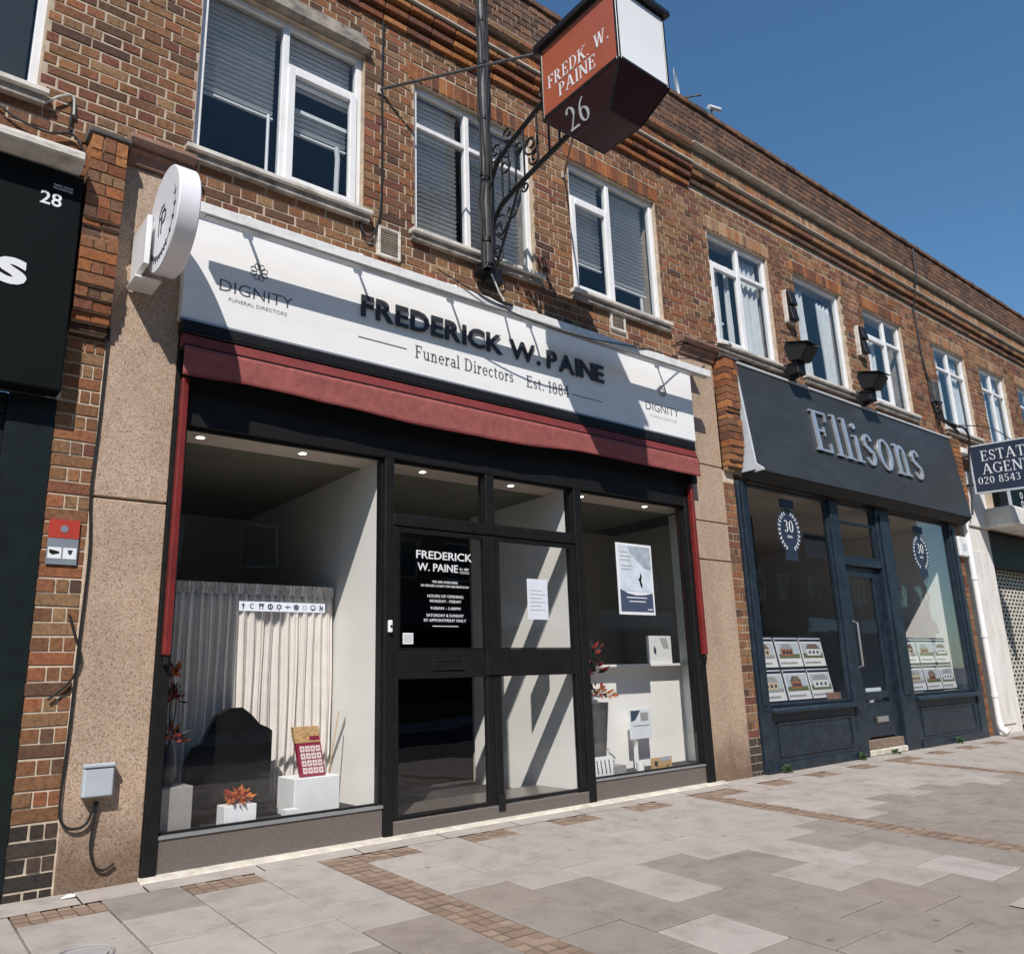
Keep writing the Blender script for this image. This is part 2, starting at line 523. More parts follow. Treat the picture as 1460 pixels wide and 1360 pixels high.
def thing(name, label, cat, loc=(0, 0, 0), group=None):
    o = bpy.data.objects.new(name, None)
    o.empty_display_size = 0.1
    o.location = loc
    col.objects.link(o)
    o['label'] = label
    o['category'] = cat
    if group:
        o['group'] = group
    WL[o.name] = Vector(loc)
    return o


def tag(o, label, cat, group=None):
    o['label'] = label
    o['category'] = cat
    if group:
        o['group'] = group
    return o


def solo(name, b, mat, label, cat, group=None, **k):
    return tag(mk(name, b, mat, **k), label, cat, group)


def struct(name, b, mat, **k):
    return mk(name, b, mat, kind='structure', **k)


# ------------------------------------------------------------------ lettering
def glyph_mesh(body, extrude=0.02, offset=0.0):
    cu = bpy.data.curves.new('text', 'FONT')
    cu.body = body
    cu.size = 1.0
    cu.extrude = extrude
    cu.offset = offset
    cu.resolution_u = 3
    cu.fill_mode = 'BOTH'
    o = bpy.data.objects.new('text', cu)
    me = bpy.data.meshes.new_from_object(o)
    vs = [tuple(v.co) for v in me.vertices]
    fs = [tuple(p.vertices) for p in me.polygons]
    bpy.data.objects.remove(o)
    bpy.data.meshes.remove(me)
    bpy.data.curves.remove(cu)
    return vs, fs


FRONT = lambda X, Y, Z: (lambda u, v, d: (X + u, Y - d, Z + v))      # facing the street
SIDE = lambda X, Y, Z: (lambda u, v, d: (X - d, Y - u, Z + v))       # facing left (-x)


def put(vs, fs, place, w, h, depth, anchor=0.0):
    x0 = min(v[0] for v in vs); x1 = max(v[0] for v in vs)
    y0 = min(v[1] for v in vs); y1 = max(v[1] for v in vs)
    z0 = min(v[2] for v in vs); z1 = max(v[2] for v in vs)
    kx = w / max(x1 - x0, 1e-6); ky = h / max(y1 - y0, 1e-6); kz = depth / max(z1 - z0, 1e-6)
    b = B()
    b.add([place((v[0] - x0) * kx - anchor * w, (v[1] - y0) * ky, (v[2] - z0) * kz) for v in vs], fs)
    return b


def text(body, place, w, h, depth=0.002, offset=0.0, anchor=0.0):
    vs, fs = glyph_mesh(body, 0.02, offset)
    return put(vs, fs, place, w, h, depth, anchor)


# own serif alphabet: boxes, slanted strokes and thick/thin arcs, cap height 1
T_, t_, S_ = 0.125, 0.05, 0.045


def sbox(x0, y0, x1, y1):
    return [(x0, y0), (x1, y0), (x1, y1), (x0, y1)]


def ssl(xa, ya, xb, yb, wd):
    return [(xa - wd / 2, ya), (xa + wd / 2, ya), (xb + wd / 2, yb), (xb - wd / 2, yb)]


def sarc(cx, cy, rx, ry, a0, a1, wx, wy, n=14):
    out = []
    for i in range(n):
        q = []
        for a in (a0 + (a1 - a0) * i / n, a0 + (a1 - a0) * (i + 1) / n):
            a = rad(a)
            q.append(((cx + rx * math.cos(a), cy + ry * math.sin(a)), (cx + (rx - wx) * math.cos(a), cy + (ry - wy) * math.sin(a))))
        out.append([q[0][0], q[1][0], q[1][1], q[0][1]])
    return out


def sser(x, y, up, wd=0.30):
    return [sbox(x - wd / 2, y, x + wd / 2, y + (S_ if up else -S_))]


def sstem(x, y0, y1, th=T_, a=True, b=True):
    o = [sbox(x - th / 2, y0, x + th / 2, y1)]
    if a:
        o += sser(x, y0, True)
    if b:
        o += sser(x, y1, False)
    return o


def serif_glyphs():
    G = {}
    G['A'] = (0.92, [ssl(.12, 0, .44, 1, t_ + .02), ssl(.78, 0, .47, 1, T_ + .02), sbox(.24, .32, .68, .37)] + sser(.12, 0, True, .26) + sser(.78, 0, True, .30))
    G['D'] = (0.86, sstem(.16, 0, 1) + sarc(.36, .5, .42, .5, -90, 90, T_, t_) + [sbox(.16, 0, .37, t_), sbox(.16, 1 - t_, .37, 1)])
    G['E'] = (0.72, sstem(.16, 0, 1) + [sbox(.16, 0, .62, t_), sbox(.16, 1 - t_, .60, 1), sbox(.16, .49, .46, .54), sbox(.58, 0, .63, .24), sbox(.56, .78, .61, 1), sbox(.43, .40, .47, .63)])
    G['F'] = (0.66, sstem(.16, 0, 1) + [sbox(.16, 1 - t_, .60, 1), sbox(.16, .49, .46, .54), sbox(.56, .78, .61, 1), sbox(.43, .40, .47, .63)])
    G['G'] = (0.90, sarc(.44, .5, .40, .5, 40, 330, T_, t_) + [sbox(.66, .08, .79, .46), sbox(.56, .42, .88, .46), sbox(.73, .70, .77, .96)])
    G['I'] = (0.34, sstem(.17, 0, 1))
    G['K'] = (0.88, sstem(.16, 0, 1) + [ssl(.24, .42, .72, 1, t_ + .02), ssl(.74, 0, .38, .58, T_ + .04)] + sser(.72, 1, False, .26) + sser(.76, 0, True, .28))
    G['N'] = (0.88, sstem(.14, 0, 1, t_ + .02) + sstem(.74, 0, 1, t_ + .02, False) + [ssl(.73, 0, .16, 1, T_ + .03)])
    G['P'] = (0.68, sstem(.16, 0, 1) + sarc(.32, .73, .30, .27, -90, 90, T_, t_) + [sbox(.16, .46, .33, .51), sbox(.16, 1 - t_, .33, 1)])
    G['R'] = (0.82, sstem(.16, 0, 1) + sarc(.32, .74, .28, .26, -90, 90, T_, t_) + [sbox(.16, .48, .33, .53), sbox(.16, 1 - t_, .33, 1), ssl(.70, 0, .38, .50, T_ + .03)] + sser(.72, 0, True, .26))
    G['S'] = (0.62, sarc(.31, .75, .24, .25, 10, 235, T_ * .8, t_) + sarc(.31, .27, .26, .27, -170, 50, T_ * .8, t_) + [ssl(.45, .42, .16, .60, T_ + .08), sbox(.49, .72, .53, .95), sbox(.06, .05, .10, .30)])
    G['T'] = (0.80, sstem(.40, 0, 1, T_, True, False) + [sbox(.06, 1 - t_, .74, 1), sbox(.05, .78, .09, 1), sbox(.71, .78, .75, 1)])
    G['W'] = (1.20, [ssl(.34, 0, .14, 1, T_), ssl(.36, 0, .58, 1, t_ + .01), ssl(.80, 0, .58, 1, T_), ssl(.82, 0, 1.04, 1, t_ + .01)] + sser(.14, 1, False, .28) + sser(1.04, 1, False, .24) + sser(.58, 1, False, .28))
    x = 0.66
    G['a'] = (0.58, sarc(.26, .19, .22, .20, 20, 340, T_ * .8, t_) + [sbox(.38, .0, .49, .46)] + sarc(.27, .46, .22, .20, 0, 150, T_ * .8, t_) + [sbox(.45, 0, .58, .05)])
    G['c'] = (0.54, sarc(.29, .33, .25, .34, 50, 320, T_ * .9, t_) + [sarc(.42, .50, .07, .07, 0, 360, .07, .07, 8)[0]])
    G['e'] = (0.58, sarc(.30, .33, .26, .34, 0, 320, T_ * .85, t_) + [sbox(.06, .34, .54, .38)])
    G['i'] = (0.32, sstem(.16, 0, x, T_ * .85, True, False) + [sbox(.03, x - .05, .16, x)] + sarc(.16, .90, .075, .075, 0, 360, .075, .075, 10))
    G['l'] = (0.32, sstem(.16, 0, 1.05, T_ * .85, True, False) + [sbox(.03, 1.0, .16, 1.05)])
    G['n'] = (0.68, sstem(.16, 0, x, T_ * .85, True, False) + [sbox(.03, x - .05, .16, x)] + sarc(.34, .42, .20, .24, 0, 170, T_ * .85, t_ + .02) + sstem(.49, 0, .43, T_ * .85, True, False))
    G['o'] = (0.62, sarc(.31, .33, .27, .34, 0, 360, T_ * .9, t_, 22))
    G['r'] = (0.48, sstem(.16, 0, x, T_ * .85, True, False) + [sbox(.03, x - .05, .16, x)] + sarc(.34, .42, .17, .24, 60, 175, T_ * .8, t_ + .03) + sarc(.40, .58, .07, .07, 0, 360, .07, .07, 8))
    G['s'] = (0.46, sarc(.23, .49, .17, .17, 15, 235, T_ * .7, t_) + sarc(.23, .18, .19, .18, -170, 50, T_ * .7, t_) + [ssl(.33, .27, .13, .40, T_ + .05)])
    G['t'] = (0.42, sstem(.17, .08, .86, T_ * .85, False, False) + sarc(.29, .14, .165, .15, 180, 300, T_ * .8, t_) + [sbox(.03, x - .05, .38, x)])
    G['u'] = (0.68, sstem(.16, .2, x, T_ * .85, False, False) + [sbox(.03, x - .05, .16, x), sbox(.38, x - .05, .50, x)] + sarc(.32, .24, .215, .25, 180, 350, T_ * .85, t_ + .02) + [sbox(.46, 0, .565, x), sbox(.52, 0, .66, .05)])
    G['0'] = (0.66, sarc(.33, .5, .28, .5, 0, 360, T_, t_, 22))
    G['1'] = (0.42, sstem(.22, 0, 1, T_, True, False) + [ssl(.08, .84, .20, 1, .07)])
    G['2'] = (0.66, sarc(.31, .71, .25, .29, -25, 170, T_, t_) + [ssl(.12, 0, .50, .60, t_ + .03), sbox(.07, 0, .60, .09)])
    G['3'] = (0.62, sarc(.28, .76, .23, .24, -80, 150, T_ * .9, t_) + sarc(.28, .27, .26, .28, -150, 85, T_ * .9, t_))
    G['4'] = (0.68, [sbox(.40, 0, .52, 1), sbox(.04, .26, .64, .31), ssl(.07, .29, .44, 1, t_ + .02)] + sser(.46, 0, True, .26))
    G['5'] = (0.62, sarc(.28, .32, .27, .32, -150, 115, T_, t_) + [sbox(.13, .54, .18, 1), sbox(.13, .91, .54, 1)])
    G['6'] = (0.66, sarc(.33, .31, .27, .31, 0, 360, T_, t_, 20) + sarc(.62, .31, .56, .72, 105, 180, T_ * .9, t_, 12))
    G['8'] = (0.64, sarc(.32, .75, .22, .25, 0, 360, T_ * .85, t_, 18) + sarc(.32, .26, .27, .27, 0, 360, T_ * .9, t_, 18))
    G['.'] = (0.24, [sbox(.07, 0, .18, .11)])
    G[' '] = (0.36, [])
    return G


SG = serif_glyphs()


def serif(body, place, w, h, depth=0.002, gap=0.05, shear=0.0):
    """returns a builder with the whole word fitted to width w, cap height h"""
    total = sum(SG[c][0] + gap for c in body) - gap
    k = w / total
    b = B()
    x = 0.0
    n = 0
    for c in body:
        wd, polys = SG[c]
        for pg in polys:
            n += 1
            d = depth + (n % 7) * 0.00012
            pts = [((x + p[0]) * k + shear * p[1] * h, p[1] * h) for p in pg]
            b.prism(pts, lambda u, v: place(u, v, 0), lambda u, v, d=d: place(u, v, d))
        x += wd + gap
    return b


# ------------------------------------------------------------------ bricks
MESHC = {}


def brick_mesh(wd, dp, ht, mat, var):
    key = (round(wd * 200) / 200, round(dp * 200) / 200, round(ht * 200) / 200, mat, var)
    if key in MESHC:
        return MESHC[key]
    r = random.Random(str(key))
    wd, dp, ht = key[0], key[1], key[2]
    j = lambda: r.uniform(-0.0018, 0.0018)
    vs = []
    for z in (-ht / 2, ht / 2):
        for x, y in ((-wd / 2, -dp / 2), (wd / 2, -dp / 2), (wd / 2, dp / 2), (-wd / 2, dp / 2)):
            vs.append((x + j(), y + j() * .6, z + j()))
    fs = [(0, 3, 2, 1), (4, 5, 6, 7), (0, 1, 5, 4), (1, 2, 6, 5), (2, 3, 7, 6), (3, 0, 4, 7)]
    me = bpy.data.meshes.new('brick')
    me.from_pydata(vs, [], fs)
    bm = bmesh.new()
    bm.from_mesh(me)
    bmesh.ops.bevel(bm, geom=[e for e in bm.edges if all(v.co.y < 0 for v in e.verts)], offset=0.0035, segments=1, affect='EDGES', clamp_overlap=True)
    bmesh.ops.recalc_face_normals(bm, faces=bm.faces)
    bm.to_mesh(me)
    bm.free()
    me.materials.append(MATS[mat])
    MESHC[key] = me
    return me


class Bricks:
    """collects bricks (centre, size, material); the largest in view become parts, the rest one joined part"""

    def __init__(s):
        s.L = []

    def one(s, x0, x1, y0, y1, z0, z1, mat='brick'):
        s.L.append((x0, x1, y0, y1, z0, z1, mat))

    def wall(s, x0, x1, z0, z1, y, holes=(), mat='brick', stretch=0.225, ht=0.075, own=None, start=0):
        j = 0.0125
        n0 = int(round((z1 - z0) / ht))
        if own:
            x0 -= .3; x1 += .3
        for i in range(n0):
            za = z0 + i * ht
            zb = za + ht - j
            zc = (za + zb) / 2
            # spans free of holes
            cuts = [(x0, x1)]
            for hx0, hx1, hz0, hz1 in holes:
                if hz0 - 0.02 < zc < hz1 + 0.02:
                    nc = []
                    for a, b_ in cuts:
                        if hx1 <= a or hx0 >= b_:
                            nc.append((a, b_))
                        else:
                            if hx0 > a + .02:
                                nc.append((a, hx0))
                            if hx1 < b_ - .02:
                                nc.append((hx1, b_))
                    cuts = nc
            hd = (i + start) % 2
            step = (stretch / 2) if hd else stretch
            ph = stretch * 0.25 if hd else 0.0
            for a, b_ in cuts:
                x = math.floor((a - ph) / step) * step + ph
                jt = .007 * math.sin(i * 12.9898 + z0 * 3)
                while x < b_:
                    xa = max(a, x + jt)
                    xb = min(b_, x + step + jt)
                    if xb - xa < 0.045 and xb < b_:
                        x += step
                        continue
                    if xb - xa > 0.03 and (not own or own[0] <= (xa + xb) / 2 < own[1]):
                        yy = y + rnd.uniform(-.0025, .0025)
                        s.one(xa + j / 2, xb - j / 2, yy, y + 0.03, za + rnd.uniform(-.0012, .0012), zb + rnd.uniform(-.0012, .0012), mat)
                    x += step

    def soldiers(s, x0, x1, z0, z1, y, mat='orange_brick', pitch=0.075, y1=None):
        n = max(1, int(round((x1 - x0) / pitch)))
        p = (x1 - x0) / n
        for i in range(n):
            s.one(x0 + i * p + .004, x0 + (i + 1) * p - .004, y + rnd.uniform(-.002, .002), (y1 if y1 is not None else y + .03), z0, z1, mat)

    def emit(s, root, limit=285, minsz=9.0):
        sc_ = []
        for k, (x0, x1, y0, y1, z0, z1, mt) in enumerate(s.L):
            p = proj((x0 + x1) / 2, y0, (z0 + z1) / 2)
            v = 0
            if p and -10 < p[0] < 1470 and -10 < p[1] < 1370:
                v = max((x1 - x0) * 0.8, z1 - z0) * FPX / p[2]
            sc_.append((v, k))
        sc_.sort(reverse=True)
        single = set(k for v, k in sc_[:limit] if v > minsz)
        j = {}
        off = WL[root.name]
        for k, (x0, x1, y0, y1, z0, z1, mt) in enumerate(s.L):
            if k in single:
                me = brick_mesh(x1 - x0, y1 - y0, z1 - z0, mt, k % 3)
                o = bpy.data.objects.new('brick', me)
                o.location = Vector(((x0 + x1) / 2, (y0 + y1) / 2, (z0 + z1) / 2)) - off
                col.objects.link(o)
                o.parent = root
            else:
                j.setdefault(mt, B()).box(x0, x1, y0, y1, z0, z1)
        for mt, b in j.items():
            mk('brickwork', b, mt + '_joined', root, kind='stuff')


def wall_with_holes(b, x0, x1, y0, y1, z0, z1, holes):
    """solid wall cut into columns around rectangular openings"""
    xs = sorted(set([x0, x1] + [v for h in holes for v in h[:2] if x0 < v < x1]))
    for a, c in zip(xs[:-1], xs[1:]):
        m_ = (a + c) / 2
        hz = sorted([(h[2], h[3]) for h in holes if h[0] < m_ < h[1]])
        z = z0
        for h0, h1 in hz:
            if h0 > z:
                b.box(a, c, y0, y1, z, h0)
            z = max(z, h1)
        if z < z1:
            b.box(a, c, y0, y1, z, z1)
# ------------------------------------------------------------------ the setting: ground, pavement, road
SL = 0.04086


def gz(y):
    return SL * y if y < 0 else 0.0


b = B()
b.add([(-400, -400, -1.2), (400, -400, -1.2), (400, 400, -1.2), (-400, 400, -1.2)], [(0, 1, 2, 3)])
struct('ground', b, 'asphalt')
b = B()
b.add([(-30, -6.2, gz(-6.2) - .012), (60, -6.2, gz(-6.2) - .012), (60, 0.3, -.012), (-30, 0.3, -.012)], [(0, 1, 2, 3)])
pave = struct('pavement', b, 'slab_joint')
b = B().box(-30, 60, -6.36, -6.2, -.6, gz(-6.2) + .001)
struct('kerb', b, 'kerb_stone', bevel=.01)
b = B()
b.add([(-60, -15.5, -.38), (80, -15.5, -.38), (80, -6.36, -.38), (-60, -6.36, -.38)], [(0, 1, 2, 3)])
struct('road', b, 'asphalt')
b = B().box(-60, 80, -19.0, -15.5, -.6, -.26)
struct('pavement', b, 'kerb_stone')

# slabs 375 x 400 laid in staggered columns, bands of setts every 3.2 m
cols = []
bands = []
bx = 2.205 - 3.215
while bx < 16:
    bands.append((bx, bx + .205))
    c0 = bx + .205
    for k in range(8):
        wd = (3.215 - .205) / 8
        cols.append((c0 + k * wd, c0 + (k + 1) * wd, k))
    bx += 3.215
slabs = []
setts = B()


def sett_area(xa, xb, ya, yb, s=.1):
    nx = max(1, round((xb - xa) / s)); ny = max(1, round((yb - ya) / s))
    for i in range(nx):
        for j in range(ny):
            x0 = xa + (xb - xa) * i / nx; x1 = xa + (xb - xa) * (i + 1) / nx
            y0 = ya + (yb - ya) * j / ny; y1 = ya + (yb - ya) * (j + 1) / ny
            yc = (y0 + y1) / 2
            h = rnd.uniform(-.004, .002)
            jx = rnd.uniform(.002, .006)
            setts.box(x0 + jx, x1 - jx, y0 + jx, y1 - jx, gz(yc) - .03, gz(yc) + h)


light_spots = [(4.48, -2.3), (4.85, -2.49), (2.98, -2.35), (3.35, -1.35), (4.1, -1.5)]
for i, (xa, xb, k) in enumerate(cols):
    if xb < -1 or xa > 15:
        continue
    first = -.43 if (k % 2 == 0) else -.235
    sett_area(xa, xb, first, -.24, .066) if first < -.3 else None
    y = first
    if first > -.3:
        pass
    while y > -6.1:
        ya, yb = y - .4, y
        xc, yc = (xa + xb) / 2, (ya + yb) / 2
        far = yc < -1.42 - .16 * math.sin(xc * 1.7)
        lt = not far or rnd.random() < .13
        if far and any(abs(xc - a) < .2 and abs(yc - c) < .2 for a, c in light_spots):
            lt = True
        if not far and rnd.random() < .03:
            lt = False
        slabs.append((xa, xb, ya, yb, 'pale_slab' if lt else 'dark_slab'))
        y = ya
for xa, xb in bands:
    if -1.5 < xb < 16:
        sett_area(xa, xb, -5.9, -.235, .070)
# narrow concrete strip between shop fronts and first paving course
b = B()
for xa, xb, ya, yb in ((-2, 1.30, -.235, -.005), (1.30, 6.20, -.235, -.075), (6.2, 15, -.235, -.005)):
    x = xa
    while x < xb:
        x1 = min(xb, x + .6)
        b.add([(x + .004, ya + .006, gz(ya) - .002), (x1 - .004, ya + .006, gz(ya) - .002), (x1 - .004, yb, gz(yb) + .001), (x + .004, yb, gz(yb) + .001)], [(0, 1, 2, 3)])
        x = x1
mk('edge_strip', b, 'pale_slab_joined', pave, kind='stuff')
mk('sett_band', setts, 'sett', pave, kind='stuff')
sc_ = []
for k, (xa, xb, ya, yb, mt) in enumerate(slabs):
    p = proj((xa + xb) / 2, (ya + yb) / 2, gz((ya + yb) / 2))
    v = 0
    if p and -60 < p[0] < 1520 and -60 < p[1] < 1430:
        v = .4 * FPX / p[2]
    sc_.append((v, k))
sc_.sort(reverse=True)
single = set(k for v, k in sc_[:285] if v > 10)
rest = B()
SM = {}
for k, (xa, xb, ya, yb, mt) in enumerate(slabs):
    yc = (ya + yb) / 2
    tz = rnd.uniform(-.0016, .0016)
    if k in single:
        key = (mt, k % 4)
        if key not in SM:
            bb = B().box(-(xb - xa) / 2 + .0045, (xb - xa) / 2 - .0045, -.1955, .1955, -.04, 0)
            o = mk('slab', bb, mt, pave, bevel=.003)
            SM[key] = o.data
        else:
            o = bpy.data.objects.new('slab', SM[key])
            col.objects.link(o)
            o.parent = pave
        o.location = ((xa + xb) / 2, yc, gz(yc) + tz)
        o.rotation_euler = (math.atan(SL) + rnd.uniform(-.003, .003), rnd.uniform(-.003, .003), 0)
    else:
        z0, z1 = gz(ya) + tz, gz(yb) + tz
        rest.add([(xa + .003, ya + .003, z0), (xb - .003, ya + .003, z0), (xb - .003, yb - .003, z1), (xa + .003, yb - .003, z1)], [(0, 1, 2, 3)])
mk('distant_slabs', rest, 'pale_slab_joined', pave, kind='stuff')
mh = thing('inspection_cover', 'small round iron inspection cover set in the pavement near the grey brick column', 'manhole cover', (.86, -.98, gz(-.98)))
b = B()
b.tube([(.86 + .105 * math.cos(t * .2618), -.98 + .105 * math.sin(t * .2618), gz(-.98 + .105 * math.sin(t * .2618)) + .001) for t in range(25)], .006, 6)
mk('rim', b, 'box_grey', mh)
b = B().tube([(.86, -.98, gz(-.98) - .01), (.86, -.98, gz(-.98) + .004)], .088, 24)
mk('lid', b, 'render_grey', mh)

# ------------------------------------------------------------------ windows
WZ0, WZ1 = 4.385, 5.765


def pane(x0, x1, z0, z1, y, par, mat='sash_glass'):
    return mk('pane', B().box(x0, x1, y, y + .004, z0, z1), mat, par)


def blind(x0, x1, z0, z1, y, par, pitch=.043, mat='blind_white', tilt=.55):
    b = B()
    z = z1
    b.box(x0, x1, y - .02, y + .02, z1, z1 + .03)
    while z > z0:
        h = .0115
        sg = rnd.uniform(-.0015, .0015)
        b.prism([(-.009, .0105), (-.0085, .0120), (.009, -.0105), (.0085, -.0120)], lambda p, q: (x0, y + p, z + q + sg), lambda p, q: (x1, y + p, z + q - sg))
        z -= pitch
    b.box(x0, x1, y - .012, y + .012, z - .012, z + .004)
    return mk('blind', b, mat, par)


def drape(x0, x1, z0, z1, y, par, mat='drape_white', amp=.022, wl=.085, name='curtain', seed=1, flare=0.0):
    r = random.Random(seed)
    n = int((x1 - x0) / .009)
    nz = 14
    ph = [r.uniform(0, 6.28) for _ in range(4)]
    vs = []
    fs = []
    for k in range(nz + 1):
        t = k / nz
        z = z1 + (z0 - z1) * t
        for i in range(n + 1):
            x = x0 + (x1 - x0) * i / n
            a = amp * (.55 + .45 * t)
            yy = y + a * math.sin(x * 6.283 / wl + ph[0] + .6 * math.sin(x * 9 + ph[1]) + .25 * t) + a * .5 * math.sin(x * 6.283 / (wl * .37) + ph[2])
            xx = x + flare * t * (x - (x0 + x1) / 2) + .004 * math.sin(8 * t + x * 20)
            vs.append((xx, yy, z))
    for k in range(nz):
        for i in range(n):
            a = k * (n + 1) + i
            fs.append((a, a + 1, a + n + 2, a + n + 1))
    b = B().add(vs, fs)
    m0 = len(vs)
    o = mk(name, b, mat, par, smooth=True)
    md = o.modifiers.new('thickness', 'SOLIDIFY')
    md.thickness = .002
    return o


def casement(x0, x1, z0, z1, y0, par, swing=0.0, t=.055):
    b = B().frame(x0, x1, z0, z1, t, y0, y0 + .05)
    if swing:
        ca, sa = math.cos(swing), math.sin(swing)
        hx = x1
        b.xf(lambda x, y, z: (hx + (x - hx) * ca + (y - y0) * sa, y0 + (x - hx) * sa * 1 + (y - y0) * ca, z))
    return mk('casement', b, 'upvc', par, bevel=.004)


def window(root, x0, x1, splits, z0=WZ0, z1=WZ1, y=.045, ft=.05):
    """splits: list of (xa, xb, kind) lights between mullions. kinds: full, sash (top light + casement), two (top light + fixed)"""
    b = B().frame(x0, x1, z0, z1, ft, y, y + .06)
    for i in range(len(splits) - 1):
        xm = splits[i][1]
        b.box(xm - .025, xm + .025, y + .001, y + .059, z0 + ft, z1 - ft)
    zt = z0 + (z1 - z0) * .735
    for xa, xb, kd in splits:
        la = xa + (.025 if xa > x0 + .01 else ft)
        lb = xb - (.025 if xb < x1 - .01 else ft)
        if kd != 'full':
            b.box(la, lb, y + .002, y + .058, zt - .022, zt + .022)
    wobj = mk('window', b, 'upvc', root, bevel=.004)
    for xa, xb, kd in splits:
        la = xa + (.025 if xa > x0 + .01 else ft)
        lb = xb - (.025 if xb < x1 - .01 else ft)
        if kd == 'full':
            pane(la - .002, lb + .002, z0 + ft - .002, z1 - ft + .002, y + .025, wobj)
        else:
            pane(la - .002, lb + .002, zt + .02, z1 - ft + .002, y + .025, wobj)
            if kd == 'sash':
                casement(la - .006, lb + .006, z0 + ft - .012, zt - .016, y - .016, wobj)
                pane(la + .045, lb - .045, z0 + ft + .035, zt - .068, y + .012, wobj)
            else:
                pane(la - .002, lb + .002, z0 + ft - .002, zt - .02, y + .025, wobj)
    # painted sill with dark underside and small end horns
    b = B().profx([(-.075, z0 - .045), (.05, z0 - .045), (.05, z0 + .006), (-.075, z0 - .012)], x0 - .055, x1 + .055)
    mk('sill', b, 'sill_paint', wobj, bevel=.004)
    b = B().box(x0 - .04, x1 + .04, -.045, .02, z0 - .098, z0 - .047)
    mk('sill_course', b, 'dirty_concrete', wobj)
    return wobj


def arch(bk, x0, x1, mat='orange_brick'):
    """soldier course over a window"""
    bk.soldiers(x0 - .06, x1 + .06, WZ1 + .01, WZ1 + .165, -.004, mat)


def cornice(bk, root, x0, x1, style, par_mat='parapet_brick'):
    if style == 'stepped':
        for k, (za, zb, y) in enumerate(((6.18, 6.235, -.03), (6.275, 6.33, -.06), (6.37, 6.425, -.09))):
            x = x0
            while x < x1:
                xe = min(x1, x + .225)
                bk.one(x + .004, xe - .004, y + rnd.uniform(-.003, .003), .03, za, zb, 'orange_brick')
                x += .225
            mk('corbel_bed', B().box(x0, x1, y + .035, .02, zb + .001, zb + .038), 'sooty_mortar', root)
        top = 6.463
        mk('tile_crease', B().box(x0, x1, -.112, .02, 6.440, 6.456), 'flashing', root)
        bk.soldiers(x0, x1, 6.462, 6.535, -.095, 'orange_brick', .112, .0)
        bk.soldiers(x0, x1, 6.545, 6.60, -.075, 'orange_brick', .112, .0)
        mk('corbel_back', B().box(x0, x1, -.05, .02, 6.458, 6.66), 'sooty_mortar', root)
    else:
        for k, (za, zb, y) in enumerate(((6.235, 6.295, -.03), (6.335, 6.405, -.065))):
            x = x0
            while x < x1:
                xe = min(x1, x + .225)
                bk.one(x + .004, xe - .004, y + rnd.uniform(-.003, .003), .03, za, zb, 'parapet_brick' if k == 0 else 'brick')
                x += .225
            mk('corbel_bed', B().box(x0, x1, y + .03, .02, zb + .001, zb + .04), 'sooty_mortar', root)
        mk('tile_crease', B().box(x0, x1, -.098, .02, 6.447, 6.458), 'flashing', root)
        x = x0
        bk.soldiers(x0, x1, 6.466, 6.615, -.075, 'tan_brick', .0748, .0)
        mk('corbel_back', B().box(x0, x1, -.045, .02, 6.459, 6.66), 'sooty_mortar', root)
    if style == 'stepped':
        bk.soldiers(x0, x1, 6.635, 6.695, -.125, 'brick', .225, .0)
        mk('ledge_bed', B().box(x0, x1, -.118, .02, 6.63, 6.71), 'sooty_mortar', root)
    else:
        mk('ledge', B().profx([(-.150, 6.676), (.02, 6.676), (.02, 6.706), (-.12, 6.706), (-.150, 6.690)], x0, x1), 'flashing', root, bevel=.002)
    # parapet
    bk.wall(x0, x1, 6.72, 7.17, -.11, (), par_mat, own=(x0, x1))
    mk('parapet', B().box(x0, x1, -.103, .12, 6.70, 7.165), 'sooty_mortar', root)
    x = x0
    while x < x1 - .05:
        bk.one(x + .004, min(x1, x + .112) - .004, -.135 + rnd.uniform(-.004, .004), .14, 7.175 + rnd.uniform(-.003, .003), 7.225 + rnd.uniform(-.006, .006), par_mat)
        x += .112


def upper_storey(root, bk, x0, x1, wins, style, extra=()):
    holes = [(a, c, WZ0 - .05, WZ1) for a, c in wins]
    bk.wall(x0, x1, 3.78, 6.18, 0.0, [(a - .0, c + .0, WZ0 - .10, WZ1 + .17) for a, c in wins] + list(extra), own=(x0, x1))
    # brick infill beside arches and the sill band are left by the holes: fill arches
    b = B()
    wall_with_holes(b, x0, x1, .0045, .26, 2.95, 6.70, holes)
    mk('wall', b, 'mortar', root)
    # dim rooms behind
    b = B()
    b.box(x0, x1, 3.2, 3.3, 3.6, 6.7)
    b.box(x0, x1, .27, 3.3, 6.2, 6.3)
    b.box(x0, x1, .27, 3.3, 3.9, 4.0)
    b.box(x0, x0 + .05, .27, 3.2, 4.0, 6.2)
    b.box(x1 - .05, x1, .27, 3.2, 4.0, 6.2)
    mk('room', b, 'plaster_olive', root)
    mk('roof', B().box(x0, x1, .12, 9, 6.72, 6.8), 'slate_coping', root)


# ------------------------------------------------------------------ number 28 (left edge)
H28 = thing('terraced_building', 'brick terrace house at the left edge with dark green shop front numbered 28', 'building', (0, 0, 0), 'terraced brick buildings in the shop row')
bk = Bricks()
upper_storey(H28, bk, -2.0, .905, [(-.85, .42)], 'stepped')
cornice(bk, H28, -2.0, .905, 'stepped')
w0 = window(H28, -.85, .42, [(-.85, -.2, 'sash'), (-.2, .42, 'full')])
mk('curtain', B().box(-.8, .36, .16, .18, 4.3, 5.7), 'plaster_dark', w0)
arch(bk, -.85, .42)
